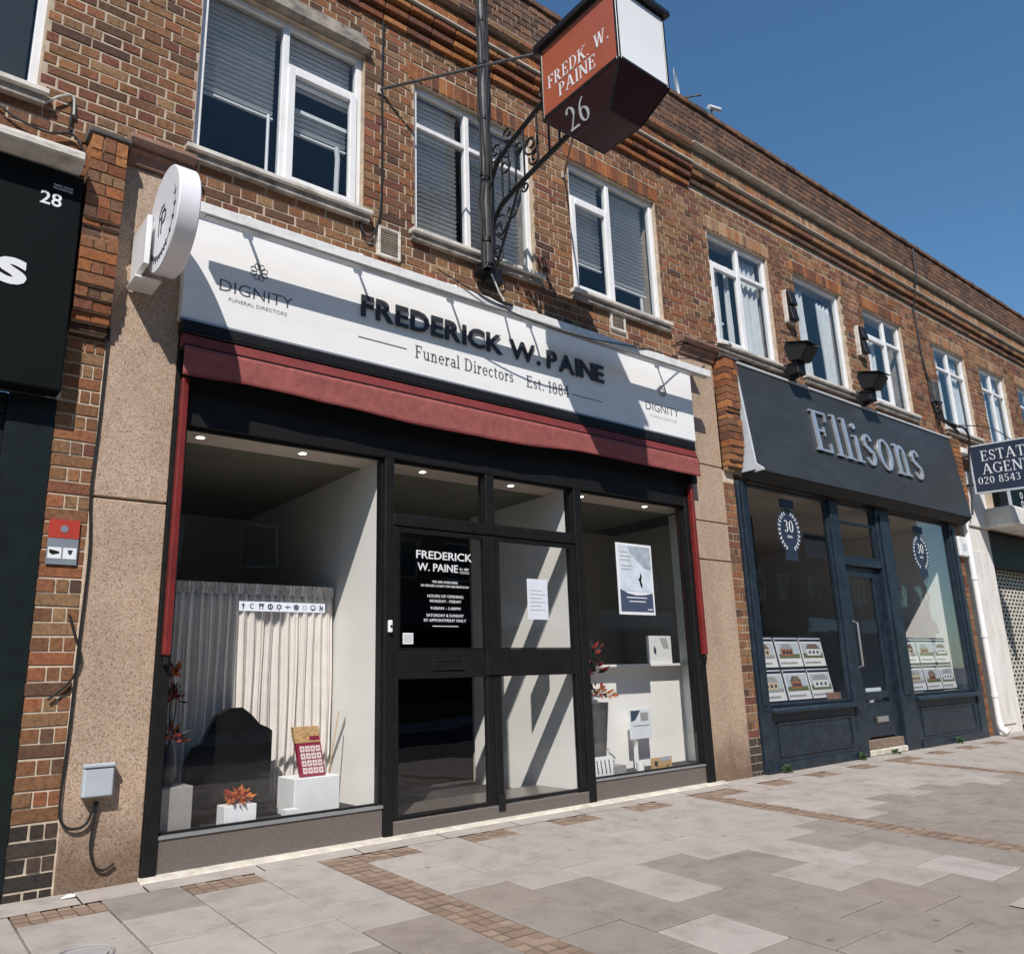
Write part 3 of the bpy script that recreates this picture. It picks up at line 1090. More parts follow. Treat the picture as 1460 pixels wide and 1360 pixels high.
# lower shop front, dark green
b = B()
b.box(-2, .70, .10, .16, 0, .62)
b.box(.47, .70, -.005, .10, .0, 2.53)
b.box(-2, .47, .02, .12, 2.0, 2.16)
b.box(-2, .47, .02, .12, 2.42, 2.53)
b.box(-2, .47, -.02, .02, 2.03, 2.09)
mk('shop_front', b, 'shop_dark_green', H28, bevel=.006)
mk('stile', B().box(.28, .36, -.01, .10, .05, 2.0), 'shop_dark_green', H28, bevel=.008)
mk('stile', B().box(.40, .45, -.02, .10, .05, 2.0), 'shop_dark_green', H28, bevel=.008)
f = mk('transom_window', B().frame(.0, .468, 2.162, 2.418, .02, .03, .09), 'shop_dark_green', H28)
pane(.02, .45, 2.18, 2.40, .055, f, 'dark_glass')
mk('glazing', B().box(-2, .28, .06, .07, .62, 2.0), 'dark_glass', H28)
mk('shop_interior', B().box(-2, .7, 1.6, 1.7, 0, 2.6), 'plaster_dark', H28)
bk.emit(H28)
sb = thing('shop_signboard', 'near-black shop signboard with the number 28 at the left edge', 'shop sign', (0, -.12, 3.2))
mk('board', B().box(-2.2, .693, -.13, -.0, 2.535, 3.84), 'fascia_dark', sb, bevel=.008)
mk('cornice_cap', B().profx([(-.27, 3.862), (-.02, 3.842), (-.02, 3.945), (-.24, 3.935), (-.27, 3.905)], -2.2, .668), 'sill_paint', sb, bevel=.008)
mk('number', text('28', FRONT(.486, -.131, 3.605), .105, .082, .003, .012), 'white_print', sb)
mk('small_lettering', text('PARK ROAD', FRONT(.545, -.131, 3.735), .095, .012, .001), 'white_print', sb)
mk('small_lettering', text('PROPERTIES', FRONT(.545, -.131, 3.716), .095, .012, .001), 'white_print', sb)
mk('letter', text('s', FRONT(.325, -.131, 3.080), .145, .155, .004, .03), 'white_print', sb)

# ------------------------------------------------------------------ number 26 (the funeral directors)
H26 = thing('terraced_building', 'brick terrace building over the white-fronted funeral directors shop', 'building', (2, 0, 0), 'terraced brick buildings in the shop row')
bk = Bricks()
wins = [(1.31, 2.55), (3.01, 4.26), (4.72, 5.96)]
vents = [(2.675, 2.872, 4.06, 4.312), (5.16, 5.36, 4.115, 4.305)]
X0, X1 = .905, 6.70
upper_storey(H26, bk, X0, X1, wins, 'stepped', vents)
cornice(bk, H26, X0, 6.56, 'stepped')
arch(bk, 3.01, 4.26)
arch(bk, 4.72, 5.96)
bk.one(6.13, 6.235, -.006, .03, 5.64, 5.785, 'tan_brick')
bk.one(6.47, 6.575, -.006, .03, 5.64, 5.785, 'tan_brick')
# weathered lintel boards over the first window
mk('lintel', B().profx([(-.055, 5.79), (.05, 5.765), (.05, 5.80), (-.055, 5.815)], 1.27, 2.60), 'dirty_concrete', H26, bevel=.004)
mk('lintel', B().box(1.29, 2.58, -.035, .05, 5.818, 5.885), 'dirty_concrete', H26, bevel=.006)
mk('lintel', B().box(1.30, 2.56, -.02, .05, 5.888, 5.945), 'dirty_concrete', H26, bevel=.004)
w1 = window(H26, 1.31, 2.55, [(1.31, 1.93, 'full'), (1.93, 2.55, 'sash')])
blind(1.40, 1.90, 5.02, 5.73, .19, w1)
blind(2.02, 2.48, 4.97, 5.12, .17, w1)
blind(1.98, 2.50, 5.36, 5.72, .17, w1)
b = B()
b.tube([(1.86, .16, 5.0), (1.862, .16, 4.42)], .012, 8)
mk('pull_cord', b, 'blind_white', w1)
b = B()
b.tube([(2.40, .15, 4.95), (2.41, .15, 4.85), (2.40, .15, 4.44)], .02, 8)
mk('stay', b, 'drape_white', w1)
w2 = window(H26, 3.01, 4.26, [(3.01, 3.565, 'two'), (3.565, 4.26, 'two')])
blind(3.09, 3.52, 4.43, 5.70, .16, w2)
blind(3.62, 4.20, 4.43, 5.70, .16, w2)
w3 = window(H26, 4.72, 5.96, [(4.72, 5.29, 'sash'), (5.29, 5.96, 'full')])
blind(4.80, 5.25, 4.80, 5.70, .16, w3)
blind(5.34, 5.89, 4.72, 5.70, .16, w3)
b = B()
b.tube([(5.83, .17, 4.7), (5.84, .17, 4.42)], .016, 8)
mk('stay', b, 'drape_white', w3)
for vx0, vx1, vz0, vz1, n in ((2.675, 2.872, 4.06, 4.312, 2), (5.16, 5.36, 4.115, 4.305, 1)):
    v = mk('air_vent', B().frame(vx0, vx1, vz0, vz1, .022, -.022, .012), 'sill_paint', H26, bevel=.003)
    b = B()
    z = vz0 + .03
    while z < vz1 - .028:
        b.prism([(-.018, z - .001), (-.016, z - .003), (.000, z + .002), (-.002, z + .004)], lambda p, q: (vx0 + .021, p, q), lambda p, q: (vx1 - .021, p, q))
        z += .021
    mk('louvre', b, 'sill_paint', v)
    mk('vent_back', B().box(vx0 + .02, vx1 - .02, .006, .013, vz0 + .02, vz1 - .02), 'frame_black', v)
# granite pilasters
gp = mk('granite_pilaster', B().box(.916, 1.309, -.012, .14, 2.012, 4.10), 'pink_granite', H26, bevel=.006)
gp = mk('granite_pilaster', B().box(.916, 1.309, -.012, .14, -.045, 2.0), 'pink_granite', H26, bevel=.006)
mk('pilaster_core', B().box(.905, 1.31, .005, .2, -.1, 4.2), 'slab_joint', H26)
for xa, xb, zz in ((6.125, 6.665, ((-.04, 2.0), (2.01, 2.38), (2.39, 2.96), (2.97, 4.10))),):
    for za, zb in zz:
        mk('granite_pilaster', B().box(xa, xb, -.012, .14, za, zb), 'pink_granite', H26, bevel=.006)
    mk('pilaster_core', B().box(xa + .002, xb - .002, .003, .2, -.1, 4.2), 'slab_joint', H26)
for xa, xb in ((.925, 1.30), (6.12, 6.68)):
    mk('pilaster_cap', B().profx([(-.035, 4.105), (.05, 4.105), (.05, 4.20), (-.075, 4.20), (-.075, 4.18), (-.05, 4.17)], xa, xb), 'stone_red', H26, bevel=.003)
    mk('pilaster_cap', B().profx([(-.10, 4.203), (.05, 4.203), (.05, 4.29), (-.02, 4.29), (-.12, 4.262), (-.12, 4.235)], xa - .01, xb + .01), 'stone_red', H26, bevel=.005)
# narrow brick columns and their brick consoles
mk('column_core', B().box(.675, .916, .0045, .3, -.05, 4.2), 'pale_mortar', H26)
mk('column_core', B().box(6.672, 6.86, .0045, .3, -.05, 4.2), 'pale_mortar', H26)


def column(x0, x1, z0, z1):
    z = z0
    i = 0
    while z < z1 - .03:
        zt = z + .0635
        mt_ = 'sooty_brick' if z < .34 else 'brick'
        if i % 2:
            bk.one(x0, x1 - .004, rnd.uniform(-.003, .001), .03, z, zt, mt_)
        else:
            a = x0 + (x1 - x0) * .46
            c = x0 + (x1 - x0) * .74
            bk.one(x0, a - .005, rnd.uniform(-.003, .001), .03, z, zt, mt_)
            bk.one(a + .005, c - .005, rnd.uniform(-.003, .001), .03, z, zt, mt_)
            bk.one(c + .005, x1 - .004, rnd.uniform(-.003, .001), .03, z, zt, mt_)
        z += .0755
        i += 1


column(.676, .908, -.03, 2.53)
column(.715, .908, 2.54, 2.98)
column(6.674, 6.855, -.03, 2.86)


def console(x0, x1, zo=0.0):
    """projecting brick bracket: (z0, z1, y, parts, material)"""
    rows = [(2.945, 2.985, -.045, 2, 'brick'), (2.993, 3.045, -.075, 2, 'orange_brick'), (3.053, 3.115, -.10, 2, 'brick'), (3.123, 3.185, -.115, 3, 'brick'),
            (3.195, 3.262, -.13, 1, 'orange_brick'), (3.272, 3.337, -.13, 3, 'orange_brick'), (3.347, 3.412, -.13, 1, 'orange_brick'), (3.422, 3.485, -.13, 3, 'brick'),
            (3.493, 3.530, -.115, 2, 'orange_brick'), (3.536, 3.566, -.10, 2, 'brick'), (3.572, 3.606, -.115, 2, 'orange_brick'), (3.612, 3.682, -.135, 3, 'orange_brick'),
            (3.692, 3.757, -.135, 3, 'brick'), (3.767, 3.832, -.135, 2, 'brick'), (3.842, 3.907, -.135, 3, 'brick'), (3.917, 3.980, -.135, 2, 'orange_brick'),
            (3.99, 4.045, -.135, 3, 'orange_brick'), (4.052, 4.15, -.14, 3, 'orange_brick')]
    core = B()
    for za, zb, y, n, mt in rows:
        w = (x1 - x0) / n
        for i in range(n):
            m_ = mt if rnd.random() < .75 else ('brick' if mt == 'orange_brick' else 'orange_brick')
            bk.one(x0 + i * w + .003, x0 + (i + 1) * w - .003, y + rnd.uniform(-.003, .003), .02, za, zb, m_)
        core.box(x0 + .008, x1 - .008, y + .009, .01, za - .006, zb + .006)
    mk('console_core', core, 'sooty_mortar', H26)
    mk('console_cap', B().profx([(-.15, 4.153), (.02, 4.153), (.02, 4.225), (-.10, 4.215), (-.15, 4.18)], x0 - .015, x1 + .015), 'slate_coping', H26, bevel=.004)


console(.705, .905)
console(6.70, 6.93)
bk.emit(H26)

# ---- shop front of number 26
for bb_ in ((1.312, 1.388, -.02, .10, -.03, 3.14), (6.005, 6.118, -.02, .10, -.03, 3.14), (2.752, 2.822, -.02, .11, -.02, 2.499),
            (4.556, 4.640, -.02, .11, .0, 2.499), (3.632, 3.712, -.015, .09, 2.103, 2.499)):
    mk('post', B().box(*bb_), 'frame_black', H26, bevel=.004)
mk('header_panel', B().box(1.389, 6.004, -.018, .10, 2.50, 3.14), 'frame_black', H26, bevel=.004)
mk('transom', B().box(2.823, 4.555, -.022, .10, 2.022, 2.102), 'frame_black', H26, bevel=.005)
mk('stall_riser', B().box(1.389, 2.751, -.005, .06, -.03, .186), 'polished_brown_stone', H26, bevel=.003)
mk('stall_riser', B().box(4.641, 6.004, -.005, .06, -.01, .158), 'polished_brown_stone', H26, bevel=.003)
mk('sill_bead', B().box(1.389, 2.751, -.014, .02, .187, .204), 'grey_aluminium', H26)
mk('sill_bead', B().box(4.641, 6.004, -.014, .02, .159, .172), 'grey_aluminium', H26)
mk('door_step', B().profx([(-.018, -.03), (.6, -.03), (.6, .10), (-.012, .098), (-.018, .09)], 2.823, 4.555), 'polished_brown_stone', H26)
mk('threshold', B().profx([(-.085, -.04), (0, -.04), (0, .018), (-.07, .004), (-.085, -.006)], 1.30, 6.22), 'threshold_stone', H26, bevel=.002)
gl = mk('display_window', B().frame(1.389, 2.751, .205, 2.499, .012, .015, .045), 'frame_black', H26)
pane(1.40, 2.74, .215, 2.49, .025, gl, 'shop_glass')
gl = mk('display_window', B().frame(4.641, 6.004, .173, 2.499, .012, .015, .045), 'frame_black', H26)
pane(4.652, 5.993, .184, 2.49, .025, gl, 'shop_glass')
for xa, xb in ((2.823, 3.631), (3.713, 4.555)):
    gl = mk('transom_window', B().frame(xa, xb, 2.104, 2.499, .012, .01, .04), 'frame_black', H26)
    pane(xa + .01, xb - .01, 2.113, 2.49, .022, gl, 'shop_glass')


def door(xa, xb, sa, sb):
    b = B()
    zt = 2.020
    b.box(xa, xa + sa, -.012, .035, .104, zt)
    b.box(xb - sb, xb, -.012, .035, .104, zt)
    b.box(xa + sa, xb - sb, -.010, .033, .978, 1.175)
    b.box(xa + sa, xb - sb, -.010, .033, zt - .035, zt)
    b.box(xa + sa, xb - sb, -.010, .033, .104, .125)
    d = mk('shop_door', b, 'frame_black', H26, bevel=.004)
    pane(xa + sa - .002, xb - sb + .002, 1.17, zt - .03, .01, d, 'shop_glass')
    pane(xa + sa - .002, xb - sb + .002, .098, .982, .01, d, 'shop_glass')
    mk('glazing_bead', B().frame(xa + sa, xb - sb, 1.176, zt - .036, .008, -.016, -.011), 'frame_black', d)
    return d


dl = door(2.826, 3.665, .038, .062)
dr = door(3.670, 4.553, .066, .066)
b = B().frame(3.135, 3.405, 1.033, 1.108, .014, -.022, -.012)
mk('letterbox', b, 'iron_black', dl, bevel=.002)
mk('letterbox_flap', B().box(3.150, 3.390, -.017, -.012, 1.048, 1.094), 'frame_black', dl)
mk('push_plate', B().box(3.60, 3.79, -.03, -.013, .99, 1.165), 'frame_black', dl, bevel=.004)
mk('door_sweep', B().box(3.675, 3.735, -.028, -.013, .06, .17), 'iron_black', dr, bevel=.003)
mk('door_bell', B().box(2.772, 2.799, -.045, -.02, 1.285, 1.365), 'upvc', H26, bevel=.004)
mk('bell_button', B().cyl((2.786, -.05, 1.325), (2.786, -.044, 1.325), .008, 10), 'frame_black', H26)

# lettering on the left door glass
for body, xa, xb, z, h, off in (('FREDERICK', 3.018, 3.503, 1.807, .058, .012), ('W. PAINE', 3.028, 3.375, 1.720, .056, .012), ('Est. 1884', 3.392, 3.470, 1.740, .018, 0),
                                ('WE ARE AVAILABLE', 3.150, 3.372, 1.638, .017, .004), ('24 HOURS A DAY ON 020 8540 8144', 3.055, 3.468, 1.609, .017, .004),
                                ('HOURS OF OPENING', 3.110, 3.419, 1.535, .020, .002), ('MONDAY - FRIDAY', 3.130, 3.400, 1.500, .020, .002), ('9.00AM - 5.00PM', 3.135, 3.392, 1.450, .020, .002),
                                ('SATURDAY & SUNDAY', 3.100, 3.420, 1.400, .020, .002), ('BY APPOINTMENT ONLY', 3.080, 3.440, 1.365, .020, .002)):
    mk('door_lettering', text(body, FRONT(xa, .009, z), xb - xa, h, .0015, off), 'white_print', dl)
mk('door_lettering', B().box(3.15, 3.37, .0072, .0085, 1.332, 1.337), 'white_print', dl)
mk('door_lettering', B().box(3.392, 3.475, .0072, .0085, 1.727, 1.730).box(3.392, 3.475, .0072, .0085, 1.717, 1.720), 'white_print', dl)
nt = solo('notice', B().box(2.905, 2.987, .001, .004, 1.21, 1.285), 'white_print', 'small white notice stuck to the lower left of the left shop door', 'notice')
for k in range(4):
    mk('print_line', B().box(2.912, 2.98, -.0004, .0007, 1.225 + k * .014, 1.229 + k * .014), 'grey_print', nt)
nt = solo('notice', B().box(4.027, 4.236, .003, .006, 1.398, 1.712), 'paper', 'pale blue paper notice taped inside the right shop door', 'notice')
for k in range(6):
    mk('print_line', B().box(4.05, 4.05 + .12 + .04 * (k % 2), .0016, .0027, 1.62 - k * .03, 1.624 - k * .03), 'grey_print', nt)

# ---- interior of number 26
b = B()
b.box(1.30, 2.76, .8, .83, -.1, .17)
b.box(1.30, 2.76, .05, .8, .10, .168)
b.box(4.60, 6.37, .145, .52, .08, .146)
mk('display_platform', b, 'floor_carpet', H26)  # dark covering added to cut sunlight bounced onto the walls
mk('shop_floor', B().box(1.3, 6.2, .1, 4.1, -.06, .05), 'floor_carpet', H26)
mk('shop_ceiling', B().box(1.3, 6.2, .10, .36, 2.505, 2.56), 'ceiling_tan', H26)
mk('shop_ceiling', B().box(1.3, 6.2, .36, 4.1, 2.50, 2.56), 'plaster_olive', H26)
mk('partition', B().box(2.762, 2.812, .05, 3.2, -.05, 2.53), 'plaster_white', H26)
mk('partition', B().box(4.556, 4.606, .11, 1.46, -.05, 2.53), 'plaster_white', H26)
mk('partition', B().box(6.38, 6.44, .141, .50, -.05, 2.53), 'plaster_white', H26)
mk('partition', B().box(1.25, 1.31, .2, 4.0, -.05, 2.53), 'plaster_olive', H26)
mk('partition', B().box(1.31, 2.76, 2.6, 2.66, -.05, 2.53), 'plaster_beige', H26)
mk('partition', B().box(4.607, 6.70, 1.5, 1.56, -.05, 2.499), 'plaster_beige', H26)
mk('partition', B().box(6.64, 6.70, .56, 1.5, -.05, 2.499), 'plaster_beige', H26)
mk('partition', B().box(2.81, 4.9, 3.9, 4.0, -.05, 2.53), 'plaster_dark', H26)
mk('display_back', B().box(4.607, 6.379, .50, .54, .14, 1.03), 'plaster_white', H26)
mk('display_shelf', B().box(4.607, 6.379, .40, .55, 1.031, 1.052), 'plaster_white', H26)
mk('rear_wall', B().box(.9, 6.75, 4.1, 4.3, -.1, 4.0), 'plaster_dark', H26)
mk('skirting', B().box(2.83, 3.6, 1.9, 1.93, .05, .14), 'plaster_dark', H26)
for x, y in ((1.538, .2), (2.227, .2), (3.196, .2), (4.055, .2), (4.85, .2), (5.683, .2)):
    d = mk('downlight', B().lathe(x, y, [(.026, 2.499), (.040, 2.4985), (.044, 2.505), (.026, 2.505)], 20), 'upvc', H26, smooth=True)
    mk('lamp', B().lathe(x, y, [(.001, 2.4975), (.025, 2.4975), (.025, 2.502), (.001, 2.502)], 16), 'lamp_lit', d)
# ------------------------------------------------------------------ fascia sign of the funeral directors
FY = -.10
sg = thing('shop_signboard', 'long white signboard with charcoal letters FREDERICK W. PAINE above the awning', 'shop sign', (3.7, FY, 3.5))
mk('panel', B().box(1.285, 6.162, FY, -.02, 3.148, 3.885), 'sign_white', sg, bevel=.003)
mk('panel_trim', B().box(1.283, 6.164, FY - .006, FY + .03, 3.135, 3.149), 'grey_aluminium', sg)
mk('top_capping', B().profx([(FY - .01, 3.888), (-.0, 3.888), (-.0, 3.935), (FY - .05, 3.915), (FY - .05, 3.897)], 1.28, 6.30), 'trough_white', sg, bevel=.003)
# big standing-off letters
word = 'FREDERICK W. PAINE'
gl_ = [(c, glyph_mesh(c, .02, .022)) for c in word]
ws = []
for c, (vs, fs) in gl_:
    if c == ' ':
        ws.append(.15)
    else:
        ws.append(max(v[0] for v in vs) - min(v[0] for v in vs))
gap = .075
k = (4.915 - 2.492) / (sum(ws) + gap * (len(ws) - 1))
x = 2.492
for (c, (vs, fs)), wd in zip(gl_, ws):
    if c != ' ':
        h = .163 if c != '.' else .036
        mk('letter', put(vs, fs, FRONT(x, FY - .006, 3.478), wd * k, h, .012), 'letter_charcoal', sg)
    x += (wd + gap) * k
mk('lettering', serif('Funeral Directors', FRONT(2.945, FY, 3.272), .930, .098, .003, .055), 'letter_grey', sg)
mk('lettering', serif('Est. 1884', FRONT(4.012, FY, 3.268), .475, .098, .003, .06), 'letter_grey', sg)
mk('rule', B().box(2.478, 2.872, FY - .003, FY, 3.317, 3.3225), 'letter_grey', sg)
mk('rule', B().box(4.52, 4.885, FY - .003, FY, 3.300, 3.3055), 'letter_grey', sg)


def lotus(cx, cz, r, par):
    b = B()
    for i in range(8):
        a = math.pi * i / 4 + math.pi / 8
        pts = []
        for t in range(13):
            u = t / 12 * 2 - 1
            w_ = (1 - abs(u) ** 1.6) * r * .32
            s_ = 1
            pts.append((.28 * r + (u + 1) / 2 * .72 * r, w_))
        loop = pts + [(p[0], -p[1]) for p in reversed(pts[1:-1])]
        q = [(cx + p[0] * math.cos(a) - p[1] * math.sin(a), cz + p[0] * math.sin(a) + p[1] * math.cos(a)) for p in loop]
        n = len(q)
        for k in range(n):
            p0, p1 = q[k], q[(k + 1) % n]
            dx, dz = p1[0] - p0[0], p1[1] - p0[1]
            l = math.hypot(dx, dz) or 1
            nx, nz = -dz / l * .0017, dx / l * .0017
            d = .002 + (i % 4) * .0002
            b.prism([(p0[0] - nx, p0[1] - nz), (p1[0] - nx, p1[1] - nz), (p1[0] + nx, p1[1] + nz), (p0[0] + nx, p0[1] + nz)], lambda u, v: (u, FY, v), lambda u, v: (u, FY - d, v))
    mk('flower_emblem', b, 'letter_charcoal', par)


lotus(1.752, 3.585, .062, sg)
lotus(5.712, 3.575, .062, sg)
mk('lettering', text('DIGNITY', FRONT(1.503, FY, 3.388), .485, .078, .002, -.008), 'letter_grey', sg)
mk('lettering', text('DIGNITY', FRONT(5.462, FY, 3.350), .470, .078, .002, -.008), 'letter_grey', sg)
mk('lettering', text('FUNERAL DIRECTORS', FRONT(1.565, FY, 3.328), .385, .024, .0015, -.008), 'letter_grey', sg)
mk('lettering', text('FUNERAL DIRECTORS', FRONT(5.52, FY, 3.285), .375, .024, .0015, -.012), 'grey_print', sg)

# trough light held off the sign on arms
tr = thing('trough_light', 'long white trough light on thin arms along the top of the white signboard', 'sign light', (3.7, -.3, 3.8))
mk('trough', B().profx([(-.335, 3.742), (-.262, 3.742), (-.262, 3.80), (-.285, 3.820), (-.335, 3.812)], 1.29, 6.185), 'trough_white', tr, bevel=.004)
mk('tube_cover', B().profx([(-.322, 3.735), (-.278, 3.735), (-.278, 3.7425), (-.322, 3.7425)], 1.33, 6.14), 'grey_aluminium', tr)
for x in (1.62, 2.42, 3.22, 4.02, 4.82, 5.62):
    b = B().tube([(x, -.295, 3.805), (x, -.24, 3.868), (x, -.17, 3.90), (x, -.10, 3.908)], .011, 8)
    mk('arm', b, 'trough_white', tr, smooth=True)
    mk('arm_foot', B().box(x - .03, x + .03, -.162, -.148, 3.885, 3.925), 'trough_white', tr)

# ------------------------------------------------------------------ awning
aw = thing('awning', 'rolled-in dark red awning with a faded pink valance over the shop windows', 'awning', (3.7, -.1, 3.0))
mk('cassette', B().profx([(-.115, 3.062), (-.02, 3.062), (-.02, 3.134), (-.112, 3.132)], 1.296, 6.13), 'frame_black', aw, bevel=.005)
mk('cassette_lip', B().profx([(-.128, 3.044), (-.03, 3.044), (-.03, 3.058), (-.128, 3.056)], 1.30, 6.12), 'iron_black', aw, bevel=.003)
mk('front_bar', B().profx([(-.142, 2.962), (-.05, 2.962), (-.05, 3.040), (-.118, 3.040)], 1.302, 6.12), 'awning_red', aw, bevel=.006)
mk('bar_slot', B().profx([(-.148, 2.944), (-.06, 2.944), (-.06, 2.958), (-.146, 2.958)], 1.302, 6.118), 'frame_black', aw)
vs = []; fs = []
n = 260
keyz = [(1.306, 2.770), (1.7, 2.793), (2.26, 2.765), (2.97, 2.722), (3.8, 2.728), (4.6, 2.80), (5.3, 2.795), (6.116, 2.79)]


def lerpk(x):
    for (a, za), (c, zc) in zip(keyz[:-1], keyz[1:]):
        if a <= x <= c:
            t = (x - a) / (c - a)
            t = t * t * (3 - 2 * t)
            return za + (zc - za) * t
    return keyz[-1][1]


m_ = 8
for i in range(n + 1):
    x = 1.306 + (6.116 - 1.306) * i / n
    zb = lerpk(x) * .6 + 2.757 * .4 + .003 * noise.noise(Vector((x * 7, 0, 0)))
    for k in range(m_ + 1):
        t = k / m_
        z = 2.950 + (zb - 2.950) * t
        y = -.150 + .010 * t * noise.noise(Vector((x * 3.2, t * 1.2, 3))) + .004 * noise.noise(Vector((x * 24 + t * 9, t * 5, 7))) + .0025 * noise.noise(Vector((x * 60 - t * 20, t * 14, 2)))
        vs.append((x, y, z))
for i in range(n):
    for k in range(m_):
        a = i * (m_ + 1) + k
        fs.append((a, a + 1, a + m_ + 2, a + m_ + 1))
o = mk('valance', B().add(vs, fs), 'awning_faded', aw, smooth=True)
md = o.modifiers.new('thickness', 'SOLIDIFY'); md.thickness = .003
b = B()
pts = [(1.306 + (6.116 - 1.306) * i / 120, -.150 + .010 * noise.noise(Vector(((1.306 + 4.81 * i / 120) * 3.2, 1.2, 3))), lerpk(1.306 + 4.81 * i / 120) * .6 + 2.757 * .4 + .004) for i in range(121)]
mk('hem', b.tube(pts, .005, 6), 'awning_red', aw, smooth=True)
for nm, x, z0, z1 in (('guide_rail', 1.352, 1.145, 2.78), ('guide_rail', 6.072, 1.115, 2.70)):
    r_ = mk(nm, B().box(x - .020, x + .020, -.075, -.021, z0, z1), 'rail_red', aw, bevel=.006)
    mk('rail_end', B().box(x - .012, x + .012, -.065, -.03, z0 - .05, z0 - .001), 'iron_black', r_, bevel=.003)
mk('rail_end_plate', B().box(6.055, 6.13, -.10, -.022, 2.72, 2.95), 'frame_black', aw, bevel=.004)

# ------------------------------------------------------------------ round projecting sign
XS, YC, ZC, RR = 1.055, -.43, 3.555, .312
rs = thing('round_projecting_sign', 'round white projecting sign with a FP monogram at the left end of the signboard', 'projecting sign', (XS + .06, YC, ZC))
b = B().cyl((XS, YC, ZC), (XS + .118, YC, ZC), RR, 72)
mk('drum', b, 'disc_white', rs, smooth=True, bevel=.006)


def ringpoly(b, cy, cz, pts, wd, d, close=False):
    q = pts
    n = len(q)
    for k in range(n if close else n - 1):
        p0, p1 = q[k], q[(k + 1) % n]
        dx, dz = p1[0] - p0[0], p1[1] - p0[1]
        l = math.hypot(dx, dz) or 1
        nx, nz = -dz / l * wd / 2, dx / l * wd / 2
        dd = d + (k % 3) * .0002
        b.prism([(p0[0] - nx, p0[1] - nz), (p1[0] - nx, p1[1] - nz), (p1[0] + nx, p1[1] + nz), (p0[0] + nx, p0[1] + nz)],
                lambda u, v: (XS + .001, cy - u, cz + v), lambda u, v: (XS - dd, cy - u, cz + v))


b = B()
ringpoly(b, YC, ZC, [(-.055, -.09), (-.055, .045), (-.03, .08), (.03, .08)], .011, .002)
ringpoly(b, YC, ZC, [(-.055, .015), (.005, .015)], .010, .0026)
ringpoly(b, YC, ZC, [(-.005, -.09), (-.005, .045), (.045, .045), (.068, .022), (.068, -.005), (.045, -.028), (-.005, -.028)], .011, .003)
mk('monogram', b, 'letter_charcoal', rs)
b = B()
for i in range(26):
    a = rad(150 + i * 9.2)
    for sgn in (-1, 1):
        c = (.235 * math.cos(a), .235 * math.sin(a))
        t = a + math.pi / 2 + sgn * .7
        if i > 8 and i < 17 or i % 2 == 0:
            ringpoly(b, YC, ZC, [c, (c[0] + .030 * math.cos(t), c[1] + .030 * math.sin(t))], .009, .002 + .0003 * (i % 3))
ringpoly(b, YC, ZC, [(.235 * math.cos(rad(150 + i * 5)), .235 * math.sin(rad(150 + i * 5))) for i in range(49)], .004, .0017)
mk('wreath_border', b, 'letter_charcoal', rs)
mk('bracket', B().box(1.0, 1.03, -.33, -.023, 3.31, 3.62), 'upvc', rs, bevel=.003)
mk('bracket_foot', B().box(.985, 1.13, -.22, -.023, 3.27, 3.285), 'upvc', rs, bevel=.003)

# ------------------------------------------------------------------ hanging lantern sign
lx0, lx1, ly0, ly1, lz0, lz1 = 3.50, 4.02, -1.79, -1.0, 4.985, 5.60
ls = thing('lantern_sign', 'orange and white hanging lantern sign reading FREDK. W. PAINE and 26', 'hanging sign', ((lx0 + lx1) / 2, -1.4, 5.2))
b = B()
t = .022
for x in (lx0, lx1 - t):
    for y in (ly0, ly1 - t):
        b.box(x, x + t, y, y + t, lz0, lz1)
for z in (lz0, lz1 - t):
    b.box(lx0 + t, lx1 - t, ly0, ly0 + t, z, z + t)
    b.box(lx0 + t, lx1 - t, ly1 - t, ly1, z, z + t)
    b.box(lx0, lx0 + t, ly0 + t, ly1 - t, z, z + t)
    b.box(lx1 - t, lx1, ly0 + t, ly1 - t, z, z + t)
mk('lantern_frame', b, 'lantern_black', ls, bevel=.002)
mk('side_panel', B().box(lx0 + .006, lx0 + .012, ly0 + t, ly1 - t, lz0 + t, lz1 - t), 'lantern_orange', ls)
mk('side_panel', B().box(lx1 - .012, lx1 - .006, ly0 + t, ly1 - t, lz0 + t, lz1 - t), 'lantern_orange', ls)
mk('front_panel', B().box(lx0 + t, lx1 - t, ly0 + .006, ly0 + .012, lz0 + t, lz1 - t), 'lantern_white', ls)
mk('back_panel', B().box(lx0 + t, lx1 - t, ly1 - .012, ly1 - .006, lz0 + t, lz1 - t), 'lantern_white', ls)
b = B()
n0 = [(lx0 - .035, ly0 - .035, lz1 + .001), (lx1 + .035, ly0 - .035, lz1 + .001), (lx1 + .035, ly1 + .035, lz1 + .001), (lx0 - .035, ly1 + .035, lz1 + .001)]
n1 = [(x, y, lz1 + .045) for x, y, z in n0]
n2 = [((lx0 + lx1) / 2 + s * .06, y, lz1 + .20) for s, y in ((-1, -1.5), (1, -1.5), (1, -1.3), (-1, -1.3))]
b.add(n0 + n1 + n2, [(3, 2, 1, 0)] + [(i, (i + 1) % 4, 4 + (i + 1) % 4, 4 + i) for i in range(4)] + [(4 + i, 4 + (i + 1) % 4, 8 + (i + 1) % 4, 8 + i) for i in range(4)] + [(8, 9, 10, 11)])
mk('lantern_roof', b, 'lantern_black', ls, bevel=.004)
zb = 4.755
q0 = [(lx0 + .004, ly0 + .004, lz0 - .001), (lx1 - .004, ly0 + .004, lz0 - .001), (lx1 - .004, ly1 - .004, lz0 - .001), (lx0 + .004, ly1 - .004, lz0 - .001)]
q1 = [(3.60, -1.58, zb), (3.92, -1.58, zb), (3.92, -1.21, zb), (3.60, -1.21, zb)]
b = B().add(q0 + q1, [(0, 1, 2, 3), (7, 6, 5, 4)] + [(i, 4 + i, 4 + (i + 1) % 4, (i + 1) % 4) for i in range(4)])
